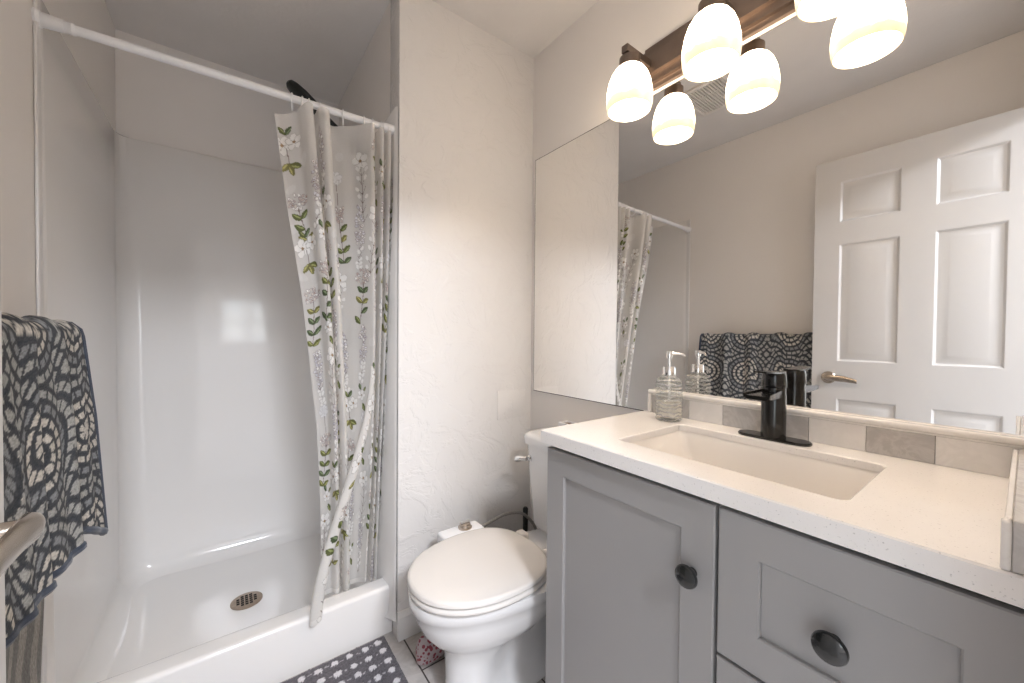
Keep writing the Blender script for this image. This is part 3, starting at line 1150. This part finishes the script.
BZ = CH_ - 0.0006
rings = [basin_ring(-.010, -.010, -.010, -.010, .022, BZ - 0.012), basin_ring(-.010, -.010, -.010, -.010, .022, BZ), basin_ring(-.002, -.002, -.002, -.002, .02, BZ), basin_ring(.001, .001, .002, .002, .02, BZ - 0.006),
         basin_ring(.006, .005, .018, .014, .02, BZ - 0.04), basin_ring(.013, .011, .040, .036, .02, BZ - 0.085), basin_ring(.018, .016, .052, .048, .024, BZ - 0.112),
         basin_ring(.030, .028, .064, .060, .02, BZ - 0.121), basin_ring(.10, .10, .16, .16, .02, BZ - 0.125)]
obj('bowl', G().loft(rings, cap0=False), M_SINK, snk, smooth=45)
obj('drain', G().lathe([(0.0, 0), (0.022, 0), (0.021, 0.003), (0.0, 0.0035)], (hcx + 0.02, hcy, BZ - 0.1255), 28), M_BLACK, snk, label='black sink drain')

# ------------------------------------------------------------------ backsplash and side splash
BT = 0.962
bs = thing('backsplash', (1.137, 0.37, CT), 'low backsplash of alternating white and grey marble tiles along the mirror foot', 'backsplash')
edges = [0.738, 0.614, 0.513, 0.313, 0.209, 0.106, 0.001, -0.03]
# alternate grey and white tiles
cut = [(0.738, 0.612, 0), (0.612, 0.515, 1), (0.515, 0.313, 0), (0.313, 0.209, 0), (0.209, 0.106, 1), (0.106, -0.005, 0)]
cut = [(0.738, 0.612, 'g'), (0.612, 0.513, 'w'), (0.513, 0.313, 'g'), (0.313, 0.209, 'w'), (0.209, 0.106, 'g'), (0.106, -0.004, 'w'), (-0.004, -0.03, 'g')]
for a, b, k in cut:
    g = G().box((1.130, b + 0.0004, CT + 0.0003), (1.1488, a - 0.0004, BT - 0.0052), 0.0008, 1)
    obj('marble_tile', g, M_MARB if k == 'g' else M_WTILE, bs, smooth=0, label=('grey veined marble tile' if k == 'g' else 'white marble tile'))


def pencil(p0, p1, r, m, parent, nm='pencil_trim'):
    return obj(nm, G().tube([p0, p1], r, 14), m, parent)


g = G().box((1.124, -0.03, BT), (1.1488, 0.752, BT + 0.013), 0.005, 3).box((1.1285, -0.03, BT - 0.005), (1.1488, 0.752, BT), 0.002, 2)
obj('top_trim', g, M_WTILE, bs)
obj('end_trim', G().box((1.124, 0.739, CT + 0.0003), (1.1488, 0.752, BT), 0.004, 3), M_WTILE, bs)
ss_ = thing('side_splash', (0.9, -0.01, CT), 'short grey marble side splash with white edge at the right end of the counter', 'side splash')
obj('marble_slab', G().box((0.676, -0.029, CT + 0.0003), (1.123, 0.006, 0.956), 0.001, 1), M_MARB, ss_, smooth=0)
obj('edge_trim', G().box((0.6735, 0.0062, CT + 0.0003), (0.687, 0.0140, 0.955), 0.003, 3).box((0.687, 0.0062, CT + 0.0003), (1.123, 0.012, 0.955), 0.001, 1), M_WTILE, ss_, label='white tile face and rounded edge')

# ------------------------------------------------------------------ mirror
mir = obj('mirror', G().box((1.15, -0.03, CT - 0.004), (1.1548, 1.372, 1.957), 0.0006, 1), M_MIRROR, loc=(1.1525, 0.67, CT), smooth=0)
obj('mirror_edge', G().box((1.1512, -0.03, CT - 0.0065), (1.15485, 1.3745, 1.9592), 0), M_DARK, mir, smooth=0, label='thin dark edge of the mirror')
tag(mir, 'large frameless wall mirror above the vanity counter', 'mirror')

# ------------------------------------------------------------------ faucet
fx, fy = 1.082, 0.371
fc = thing('faucet', (fx, fy, CT), 'black single-lever faucet on an oval deck plate behind the sink', 'faucet')


def stadium(cx, cy, hl, r, z, n=14):
    pts = []
    for k in range(n + 1):
        a = PI * k / n
        pts.append((cx + r * math.cos(a), cy + hl + r * math.sin(a), z))
    for k in range(n + 1):
        a = PI + PI * k / n
        pts.append((cx + r * math.cos(a), cy - hl + r * math.sin(a), z))
    return pts


obj('deck_plate', G().loft([stadium(fx, fy, .052, .0265, CT + .0003), stadium(fx, fy, .052, .027, CT + .004), stadium(fx, fy, .052, .0245, CT + .0068)]), M_BLACK, fc)
obj('body', G().lathe([(0.0262, 0.0065), (0.0262, 0.110), (0.025, 0.114), (0.025, 0.128)], (fx, fy, CT), 40), M_BLACK, fc)
rings = []
for t, hw, z0, z1 in ((0.010, .0215, .083, .107), (-.022, .0225, .086, .1075), (-.045, .025, .087, .1065), (-.075, .0275, .088, .1055), (-.098, .029, .089, .1045), (-.103, .028, .091, .1035)):
    x = fx + t
    z0, z1 = z0 + .0155, z1 + .0155
    rings.append([(x, fy - hw, CT + z1), (x, fy - hw * .94, CT + z0 + .004), (x, fy - hw * .7, CT + z0), (x, fy + hw * .7, CT + z0), (x, fy + hw * .94, CT + z0 + .004), (x, fy + hw, CT + z1), (x, fy + hw * .86, CT + z1), (x, fy + hw * .8, CT + z1 - .004), (x, fy - hw * .8, CT + z1 - .004), (x, fy - hw * .86, CT + z1)])
obj('spout', G().loft(rings), M_BLACK, fc, smooth=30)
hd = obj('lever_handle', G().lathe([(0.0262, 0.1285), (0.0272, 0.132), (0.0255, 0.158), (0.0235, 0.164), (0.0, 0.165)], (fx, fy, CT), 40), M_BLACK, fc)
rings = []
for t, hw, z in ((0.02, .019, .163), (-.02, .0205, .163), (-.06, .0185, .1655), (-.082, .016, .167), (-.086, .013, .1675)):
    rings.append([(fx + t, fy - hw, CT + z + .0035), (fx + t, fy - hw, CT + z), (fx + t, fy + hw, CT + z), (fx + t, fy + hw, CT + z + .0035)])
obj('lever_blade', G().loft(rings), M_BLACK, hd, smooth=30)

# ------------------------------------------------------------------ soap dispenser
bx, by = 1.066, 0.640
sd = thing('soap_dispenser', (bx, by, CT), 'rippled clear glass soap dispenser with chrome pump at the left end of the sink', 'soap dispenser')
outer = [(0.0, 0.0005), (0.033, 0.0005), (0.0375, 0.004), (0.0385, 0.012), (0.0385, 0.104), (0.0372, 0.115), (0.0325, 0.125), (0.024, 0.132), (0.0155, 0.136), (0.0155, 0.142)]
inn = [(0.0125, 0.142), (0.0125, 0.134), (0.022, 0.129), (0.030, 0.122), (0.0345, 0.113), (0.0355, 0.104), (0.0355, 0.014), (0.033, 0.011), (0.0, 0.010)]
obj('bottle', G().lathe(outer + inn, (bx, by, CT), 48), M_GLASS, sd, smooth=60)
obj('liquid_soap', G().lathe([(0.0, 0.0105), (0.0325, 0.0115), (0.0350, 0.0145), (0.0350, 0.055), (0.0, 0.055)], (bx, by, CT), 40), M_SOAP, sd, label='cloudy liquid soap')
obj('dip_tube', G().tube([(bx, by, CT + 0.056), (bx, by, CT + 0.140)], 0.0035, 10), M_WPLAS, sd)
obj('collar', G().lathe([(0.0185, 0.136), (0.0185, 0.158), (0.0165, 0.161), (0.007, 0.162), (0.0, 0.162)], (bx, by, CT), 32), M_CHROME, sd)
pu = G().lathe([(0.0045, 0.162), (0.0045, 0.186), (0.0085, 0.187), (0.009, 0.203), (0.0075, 0.206), (0.0, 0.2065)], (bx, by, CT), 24)
tipd = Vector((0.55, -0.83, 0))
p = Vector((bx, by, CT + 0.200))
pu.tube([p, p + tipd * .02 + Vector((0, 0, .0005)), p + tipd * .036 + Vector((0, 0, -.0015)), p + tipd * .043 + Vector((0, 0, -.007))], [0.0048, 0.0042, 0.0036, 0.003], 12)
obj('pump', pu, M_CHROME, sd)

# ------------------------------------------------------------------ vanity light (three lit shades on a bar)
LY = [0.765, 0.511, 0.252]
LXA, LZB = 1.024, 1.845
lt = thing('vanity_light', (XR, 0.515, 2.045), 'bronze bar vanity light with three lit alabaster glass shades above the mirror', 'light fixture')
prof = [(XR - .0003, 1.972), (1.142, 1.972), (1.142, 1.988), (1.132, 1.990), (1.132, 2.012), (1.120, 2.014), (1.120, 2.076), (1.132, 2.078), (1.132, 2.100), (1.142, 2.102), (1.142, 2.118), (XR - .0003, 2.118)]
obj('backplate', G().loft([[(x, y, z) for x, z in prof] for y in (0.232, 0.792)]), M_BRONZE, lt, smooth=20)
SZ = 2.045
for y in LY:
    obj('arm', G().box((0.996, y - .0115, SZ - .0115), (1.1195, y + .0115, SZ + .0115), 0.0015, 1), M_BRONZE, lt, smooth=20)
    so = obj('socket_cup', G().lathe([(0.031, -.052), (0.032, -.048), (0.032, -.020), (0.026, -.015), (0.020, -.012)], (LXA, y, SZ), 32), M_BRONZE, lt)
    prof_s = [(0.029, -.048), (0.036, -.052), (0.046, -.062), (0.056, -.080), (0.0640, -.105), (0.0690, -.135), (0.0705, -.160), (0.0695, -.182), (0.0665, -.200),
              (0.0640, -.2000), (0.0665, -.182), (0.0675, -.160), (0.0660, -.135), (0.0610, -.105), (0.053, -.080), (0.043, -.064), (0.029, -.055)]
    prof_s = [(r_, -.048 + (h_ + .048) * .885) for r_, h_ in prof_s]
    ring_o = G()
    rg = []
    for r_, h_ in prof_s:
        rg.append([(LXA + r_ * math.cos(2 * PI * k / 48), y + r_ * math.sin(2 * PI * k / 48), SZ + h_) for k in range(48)])
    ring_o.loft(rg, False, False, cyclic=True)
    obj('glass_shade', ring_o, M_SHADE, lt, smooth=60)
    ld = bpy.data.lights.new('bulb_light', 'POINT')
    ld.energy = LAMP_W
    ld.color = LAMP_COL
    ld.shadow_soft_size = 0.024
    lo = bpy.data.objects.new('bulb_light', ld)
    COL.objects.link(lo)
    lo.location = (LXA, y, SZ - 0.118)

# ------------------------------------------------------------------ toilet
TY = 1.03
tl = thing('toilet', (0.80, TY, 0), 'white two-piece toilet with closed lid between the plaster wall and vanity', 'toilet')


def egg(xf, xb, hw, z, n=48, back_sq=2.0, yc=TY, xm=None, tap=None):
    """egg ring: rounded front at xf, back end at xb"""
    xm = xm if xm is not None else xf + (xb - xf) * 0.56
    pts = []
    for k in range(n):
        a = 2 * PI * k / n
        c, s = math.cos(a), math.sin(a)
        if c >= 0:
            pw = 2.0 / 2.15
            x = xm - (xm - xf) * abs(c) ** pw
            y = hw * math.copysign(abs(s) ** pw, s)
        else:
            pw = 2.0 / back_sq
            x = xm + (xb - xm) * abs(c) ** pw
            y = hw * math.copysign(abs(s) ** pw, s)
        if tap:
            q = min(1, max(0, (x - tap[0]) / (tap[1] - tap[0])))
            y *= 1 - (1 - tap[2]) * q * q * (3 - 2 * q)
        pts.append((x, yc + y, z))
    return pts


TA = (.585, .74, .45)
TB = (.80, .96, .62)
rings = [egg(.525, .985, .108, 0.0, back_sq=3, tap=(.62, .82, .72)), egg(.523, .985, .109, .012, back_sq=3, tap=(.62, .82, .72)), egg(.528, .98, .104, .022, back_sq=3, tap=(.60, .80, .66)), egg(.533, .96, .098, .05, back_sq=3, tap=TA), egg(.535, .95, .095, .10, back_sq=3, tap=TA), egg(.533, .94, .095, .16, back_sq=3, tap=TA), egg(.527, .93, .099, .20, back_sq=3, tap=(.62, .82, .6)),
         egg(.508, .93, .113, .225, back_sq=3, tap=(.66, .85, .7)), egg(.480, .95, .140, .252, back_sq=3, tap=(.72, .9, .7)), egg(.455, 1.0, .160, .285, back_sq=3, tap=TB), egg(.438, 1.06, .173, .325, back_sq=4, tap=TB), egg(.430, 1.10, .179, .350, back_sq=4, tap=TB),
         egg(.424, 1.10, .184, .356, back_sq=4, tap=TB), egg(.421, 1.10, .187, .378, back_sq=4, tap=TB), egg(.424, 1.10, .185, .388, back_sq=4, tap=TB), egg(.432, 1.095, .178, .391, back_sq=4, tap=TB)]
obj('bowl', G().loft(rings), M_PORC, tl, smooth=50)


def slab_egg(xf, xb, hw, z0, z1, bs_, edge=0.006):
    e2 = edge
    return G().loft([egg(xf + e2, xb - e2, hw - e2, z0, back_sq=bs_), egg(xf + e2 * .3, xb - e2 * .3, hw - e2 * .3, z0 + e2 * .3, back_sq=bs_), egg(xf, xb, hw, z0 + e2, back_sq=bs_), egg(xf, xb, hw, z1 - e2, back_sq=bs_),
                     egg(xf + e2 * .3, xb - e2 * .3, hw - e2 * .3, z1 - e2 * .3, back_sq=bs_), egg(xf + e2, xb - e2, hw - e2, z1, back_sq=bs_)])


obj('seat', slab_egg(.421, .862, .184, .3955, .4115, 2.6), M_SEAT, tl, smooth=60)
ld_g = G().loft([egg(.428, .850, .177, .4160, back_sq=2.6), egg(.420, .856, .184, .4195, back_sq=2.6), egg(.420, .856, .184, .429, back_sq=2.6), egg(.423, .853, .181, .433, back_sq=2.6), egg(.431, .846, .174, .4345, back_sq=2.6), egg(.50, .80, .11, .4370, back_sq=2.6)])
obj('lid', ld_g, M_SEAT, tl, smooth=60)
for s in (-1, 1):
    obj('hinge', G().box((.858, TY + s * .075 - .022, .392), (.895, TY + s * .075 + .022, .424), 0.008, 3), M_SEAT, tl)
tk = []
for z, x0, x1, hw, r in ((.3925, .985, 1.135, .150, .03), (.41, .975, 1.14, .154, .035), (.58, .962, 1.14, .166, .04), (.722, .955, 1.14, .172, .04)):
    tk.append(rrect((x0 + x1) / 2, TY - .005, (x1 - x0) / 2, hw, r, z, 8))
obj('tank', G().loft(tk), M_PORC, tl, smooth=45)
tk = []
for z, o_ in ((.7225, .004), (.726, -.006), (.752, -.008), (.760, -.004), (.765, .006), (.767, .02)):
    tk.append(rrect(1.045, TY - .005, .0955 - o_, .176 - o_, .045, z, 8))
obj('tank_lid', G().loft(tk), M_PORC, tl, smooth=50)
fl = G().lathe([(0.013, 0), (0.013, .006), (0.007, .009), (0.007, .018)], (0.9585, TY + .130, .668), 20, axis=(-1, 0, 0))
fl.tube([(0.9385, TY + .130, .668), (0.932, TY + .148, .667), (0.930, TY + .178, .658)], [.009, .010, .013], 14)
obj('flush_lever', fl, M_CHROME, tl, label='chrome flush lever')
for s in (-1, 1):
    obj('bolt_cap', G().lathe([(0.013, 0), (0.013, .008), (0.009, .017), (0.0, .020)], (.875, TY + s * .095, .0005), 20), M_PORC, tl)
# bidet washlet attachment at the side of the seat
bd = thing('bidet_attachment', (.70, TY + .205, .385), 'small white bidet control box with grey knob beside the toilet seat', 'bidet')
gB = G().box((.615, TY + .176, .386), (.780, TY + .246, .431), 0.009, 3)
obj('control_box', gB, M_WPLAS, bd)
kb = G().lathe([(.026, 0), (.026, .004), (.022, .006), (.020, .016), (.017, .018), (0, .0185)], (.715, TY + .213, .4312), 28)
obj('control_knob', kb, M_NICKEL, bd, label='shiny grey control knob')
kb = G().box((.697, TY + .209, .4498), (.733, TY + .217, .457), .002, 2)
obj('knob_grip', kb, M_GREYP, bd)
obj('spray_nozzle_port', G().lathe([(.009, 0), (.009, .004), (0, .0045)], (.6149, TY + .211, .404), 18, axis=(-1, 0, 0)), M_GREYP, bd, label='dark grey port on the end of the box')
obj('supply_hose', G().tube(catmull([(.780, TY + .215, .408), (.84, TY + .232, .408), (.93, TY + .25, .408), (1.02, TY + .25, .385), (1.09, TY + .245, .30), (1.11, TY + .25, .18), (1.138, TY + .25, .16)], 10), .0062, 10), M_STEEL, bd, label='braided grey metal hose')
# toilet brush
tb = thing('toilet_brush', (1.065, 1.318, 0), 'black toilet brush handle standing in its holder in the corner behind the toilet', 'toilet brush')
obj('holder', G().lathe([(.0, .001), (.045, .001), (.047, .01), (.040, .12), (.036, .125), (.0, .125)], (1.065, 1.318, 0), 32), M_RUBBER, tb)
obj('handle', G().lathe([(.008, .125), (.008, .24), (.0115, .25), (.0115, .383), (.0085, .388), (0, .389)], (1.065, 1.318, 0), 20), M_RUBBER, tb)
# floral pouch on the floor between wall and toilet
rings = []
for z, hx, hy in ((.001, .045, .026), (.012, .054, .032), (.04, .055, .032), (.065, .05, .026), (.082, .044, .014), (.088, .04, .006)):
    rings.append([(.583 + hx * math.copysign(abs(math.cos(t)) ** .7, math.cos(t)) + .002 * math.sin(5 * t), 1.252 + hy * math.copysign(abs(math.sin(t)) ** .7, math.sin(t)), z) for t in [2 * PI * k / 32 for k in range(32)]])
po = obj('floral_pouch', G().loft(rings), M_POUCH, loc=(.583, 1.252, 0), smooth=60)
tag(po, 'small red and white floral patterned pouch on the floor behind the toilet bowl', 'pouch')
# little box standing on the tank
bxo = thing('small_box', (1.075, 1.065, .767), 'small white box with a dark slot standing on the toilet tank lid', 'box')
gq = G()
x0, x1, y0, y1, z0, z1 = 1.045, 1.095, 1.035, 1.095, .7673, .812
for a, b in (((x0, y0), (x1, y0 + .006)), ((x0, y1 - .006), (x1, y1)), ((x0, y0 + .006), (x0 + .006, y1 - .006)), ((x1 - .006, y0 + .006), (x1, y1 - .006))):
    gq.box((a[0], a[1], z0), (b[0], b[1], z1), .0012, 1)
gq.box((x0 + .006, y0 + .006, z0), (x1 - .006, y1 - .006, z0 + .004))
obj('box_shell', gq, M_WPLAS, bxo, smooth=20)
obj('box_insert', G().box((x0 + .0065, y0 + .0065, z0 + .0042), (x1 - .0065, y1 - .0065, z1 - .006), .002, 1), mat('brown_cardboard', (.16, .095, .06), .7, noise=.1, nscale=40), bxo, label='brown inside of the box')

# ------------------------------------------------------------------ bath mat
MX0, MX1, MY0, MY1 = -0.33, 0.480, 0.90, 1.440
dsm = 0.0035
mx = np.arange(MX0, MX1 + 1e-6, dsm)
my = np.arange(MY0, MY1 + 1e-6, dsm)
GXm, GYm = np.meshgrid(mx, my)
edge = np.minimum.reduce([GXm - MX0, MX1 - GXm, GYm - MY0, MY1 - GYm])
rngn = np.random.default_rng(5)
Zm = 0.002 + 0.012 * np.clip(edge / 0.010, 0, 1) ** 0.5 + rngn.normal(0, 0.0009, GXm.shape)
mc = np.zeros((*GXm.shape, 4), np.float32)
mc[:] = (0.115, 0.105, 0.118, 1)
mc[..., :3] *= (1 + rngn.normal(0, 0.16, GXm.shape))[..., None].clip(0.5, 1.6)
rot = math.radians(3)
for i in range(0, 17):
    for j in range(0, 12):
        cx_ = MX1 - 0.032 - i * 0.050
        cy_ = MY1 - 0.034 - j * 0.047
        if cy_ < MY0 + 0.015 or cx_ < MX0 + .015:
            continue
        cx_ += rng.uniform(-.003, .003)
        cy_ += rng.uniform(-.003, .003)
        ra, rb = rng.uniform(.0105, .0135), rng.uniform(.009, .012)
        jit = rngn.normal(0, .18, GXm.shape) if False else 0
        dd = np.abs((GXm - cx_) / ra) ** 2.6 + np.abs((GYm - cy_) / rb) ** 2.6
        mk = dd < (1 + rngn.normal(0, .22, GXm.shape) * 0.9)
        mk &= dd < 2
        mc[mk] = (0.70, 0.68, 0.70, 1)
        Zm[dd < 1] += 0.0025
        for q in range(2):
            hx_, hy_ = cx_ - 0.025 + rng.uniform(-.006, .006), cy_ + rng.uniform(-.005, .005)
            mk = (np.abs(GXm - hx_) < .003) & (np.abs(GYm - hy_) < .0022)
            mc[mk] = (0.45, 0.43, 0.45, 1)
bmat = grid_object('bath_mat', [(GXm, GYm, Zm, mc)], M_MAT, ((MX0 + MX1) / 2, (MY0 + MY1) / 2, 0.0))
tag(bmat, 'dark grey tufted bath mat with white dots on the floor before the shower curb', 'bath mat')

# ------------------------------------------------------------------ towel on its bar
TBX, TBZ = -0.300, 1.136
bar = thing('towel_bar', (XL, 1.0, TBZ), 'satin nickel towel bar on the left wall holding the patterned towel', 'towel bar')
obj('bar', G().tube([(TBX, 0.60, TBZ), (TBX, 1.31, TBZ)], 0.008, 16), M_NICKEL, bar)
for y in (0.615, 1.295):
    obj('post', G().tube([(XL + .0008, y, TBZ), (XL + .008, y, TBZ), (XL + .0085, y, TBZ), (TBX, y, TBZ)], [.022, .022, .01, .01], 20), M_NICKEL, bar)


def towel_sheet(y0, y1, front_len, back_len, xf, name):
    pass


# towel profile (x offset from bar plane, z): back layer up, over the bar, front layer down
ny_t = 300
Ty = np.linspace(0, 1, ny_t)
y_far, y_near = 1.318, 0.57


def hem_front(t):   # z of the front hem along the towel (t = 0 at far end)
    return np.interp(t, [0, .12, .30, .5, .75, 1], [.665, .715, .705, .71, .715, .70])


def hem_back(t):
    return np.interp(t, [0, .3, 1], [.345, .33, .33])


nb, na, nfr = 150, 14, 170
Xt, Yt, Zt, sv = [], [], [], []
RB = 0.020
for i, t in enumerate(Ty):
    y = y_far + (y_near - y_far) * t
    zf, zb = hem_front(t), hem_back(t)
    rip = 0.006 * math.sin(26 * t + 0.6) + 0.004 * math.sin(57 * t + 2.0) + 0.002 * math.sin(95 * t)
    rad = RB + 0.008 + 0.010 * max(0.0, math.sin(33 * t + 0.4)) * (1 if t > .08 else t / .08)
    topz = TBZ + 0.004
    xs, ys, zs, sl = [], [], [], []
    L0 = topz - zb
    back_in = 0.02
    for k in range(nb):
        q = k / nb
        z = zb + L0 * q
        xs.append(TBX - RB - 0.004 + 0.004 * math.sin(20 * t + 4 * q))
        ys.append(y - 0.075 * (1 - q) * max(0, 1 - t / .4))
        zs.append(z)
        sl.append(-(topz - z))
    for k in range(na + 1):
        a = PI - PI * k / na
        xs.append(TBX + rad * math.cos(a) * (1.0 if math.cos(a) > 0 else RB / rad + .0))
        zs.append(topz + rad * math.sin(a))
        ys.append(y)
        sl.append(rad * (PI - a))
    L1 = topz - zf
    for k in range(1, nfr + 1):
        q = k / nfr
        swing = 0.018 * q + rip * min(1, q * 2.5)
        flare = 0.008 * q * math.exp(-(t / .10) ** 2)      # far edge swings away from the wall
        xs.append(TBX + rad + swing + flare)
        ys.append(y + 0.012 * q * math.exp(-(t / .1) ** 2))
        zs.append(topz - L1 * q)
        sl.append(rad * PI + L1 * q)
    Xt.append(xs)
    Yt.append(ys)
    Zt.append(zs)
    sv.append(sl)
Xt, Yt, Zt, sv = (np.array(a) for a in (Xt, Yt, Zt, sv))
tt = np.repeat(Ty[:, None], Xt.shape[1], 1)
uu = tt * (y_far - y_near)
# jacquard print: dashed concentric rings around a lattice of centres
LX_, LZ_ = 0.225, 0.245
gx = (uu - 0.06) / LX_
gz = (sv - 0.055) / LZ_
cxi, czi = np.round(gx), np.round(gz)
dx, dz = (gx - cxi) * LX_, (gz - czi) * LZ_
rr = np.hypot(dx, dz)
th = np.arctan2(dz, dx)
RP = 0.0245
ring = np.floor(rr / RP)
fr_ = rr / RP - ring
nd = 6 * (ring + 1)
fa_ = (th / (2 * PI) * nd) % 1.0
cell = (fr_ > .28) & (fr_ < .82) & (fa_ > .13) & (fa_ < .87)
cell |= (rr < 0.007)
alt = (ring % 4 == 3)
tc_ = np.zeros((*uu.shape, 4), np.float32)
tc_[:] = (0.055, 0.060, 0.068, 1)
tc_[(fr_ < .12)] = (0.040, 0.045, 0.055, 1)
lightc = np.where(rr[..., None] < 0.105, np.array([0.55, 0.52, 0.47, 1]), np.array([0.36, 0.36, 0.345, 1]))
tc_[cell] = lightc[cell]
tc_[cell & alt] = (0.24, 0.25, 0.26, 1)
# plain, paler reverse side on the hanging back layer
bk = sv < 0
stripe = (np.sin(uu * 95 + np.sin(sv * 30) * 1.2) > 0)
tc_[bk & stripe] = (0.20, 0.195, 0.185, 1)
tc_[bk & ~stripe] = (0.34, 0.315, 0.285, 1)
tc_[..., :3] *= (1 + np.random.default_rng(3).normal(0, .13, uu.shape)).clip(.5, 1.5)[..., None]
tw = grid_object('towel', [(Xt, Yt, Zt, tc_)], M_TOWEL, (TBX, 1.0, .42))
tag(tw, 'dark grey towel with cream dashed rings and navy border, on the left wall', 'towel')
sm = tw.modifiers.new('thickness', 'SOLIDIFY')
sm.thickness = 0.007
sm.offset = 0


def binding(pts, nm='navy_border'):
    o = obj(nm, G().tube(pts, 0.0085, 8), M_BAND, tw, label='navy woven border')
    return o


fo = nb + na
far_edge = [(Xt[0, k], Yt[0, k], Zt[0, k]) for k in range(nb + 3, Xt.shape[1], 3)]
binding(far_edge)
hem = [(Xt[i, -1], Yt[i, -1], Zt[i, -1]) for i in range(0, ny_t, 3)]
binding(hem)

# ------------------------------------------------------------------ door (open against the left wall)
DXF = -0.200
DY0, DY1, DZ0, DZ1 = -0.030, 0.683, 0.008, 2.057


def door_slab(xf, th, y0, y1, z0, z1, panels):
    """slab with raised-and-fielded panels on the visible face (normal +X), one mesh"""
    g = G()
    ys = sorted({y0, y1, *[p[0] for p in panels], *[p[1] for p in panels]})
    zs = sorted({z0, z1, *[p[2] for p in panels], *[p[3] for p in panels]})
    for side, x, s in ((0, xf, -1), (1, xf - th, 1)):
        for i in range(len(ys) - 1):
            for j in range(len(zs) - 1):
                cy, cz = (ys[i] + ys[i + 1]) / 2, (zs[j] + zs[j + 1]) / 2
                if any(p[0] < cy < p[1] and p[2] < cz < p[3] for p in panels):
                    continue
                g.add([(x, ys[i], zs[j]), (x, ys[i + 1], zs[j]), (x, ys[i + 1], zs[j + 1]), (x, ys[i], zs[j + 1])], [(0, 1, 2, 3)])
        for (a, b, c, d) in panels:
            def rc(o, dep):
                return [(x + s * dep, a + o, c + o), (x + s * dep, b - o, c + o), (x + s * dep, b - o, d - o), (x + s * dep, a + o, d - o)]
            g.loft([rc(0, 0), rc(.004, .0005), rc(.012, .007), (rc(.017, .0075)), rc(.022, .0075), rc(.044, .0015), rc(.048, .001)], cap0=False)
    c = [(y0, z0), (y1, z0), (y1, z1), (y0, z1)]
    for k in range(4):
        a, b = c[k], c[(k + 1) % 4]
        g.add([(xf, *a), (xf, *b), (xf - th, *b), (xf - th, *a)], [(0, 1, 2, 3)])
    return g


pa, pb, pc_, pd_ = 0.050, 0.253, 0.358, 0.583
panels = []
for (a, b) in ((pa, pb), (pc_, pd_)):
    panels += [(a, b, 1.735, 1.945), (a, b, 1.030, 1.628), (a, b, 0.24, 0.845)]
door = struct('door_1', door_slab(DXF, 0.035, DY0, DY1, DZ0, DZ1, panels), M_DOOR, loc=(DXF, 0.33, 0.008), smooth=20)
HZ, HY = 0.947, 0.612
hg = G().lathe([(.031, 0.0003), (.031, .004), (.027, .009), (.013, .011), (.0105, .014), (.0105, .030)], (DXF, HY, HZ), 32, axis=(1, 0, 0))
lx = DXF + 0.037
rings = []
for yy, zz, hh, th2 in ((HY + .013, HZ, .006, .006), (HY + .011, HZ, .0125, .0085), (HY, HZ, .0165, .0095), (HY - .03, HZ + .001, .016, .0065), (HY - .07, HZ - .001, .015, .0055), (HY - .10, HZ - .006, .012, .006), (HY - .118, HZ - .010, .009, .005)):
    rings.append([(lx + (th2) * math.cos(2 * PI * k / 20), yy, zz + hh * math.sin(2 * PI * k / 20)) for k in range(20)])
hg.loft(rings)
obj('door_handle', hg, M_NICKEL, door)
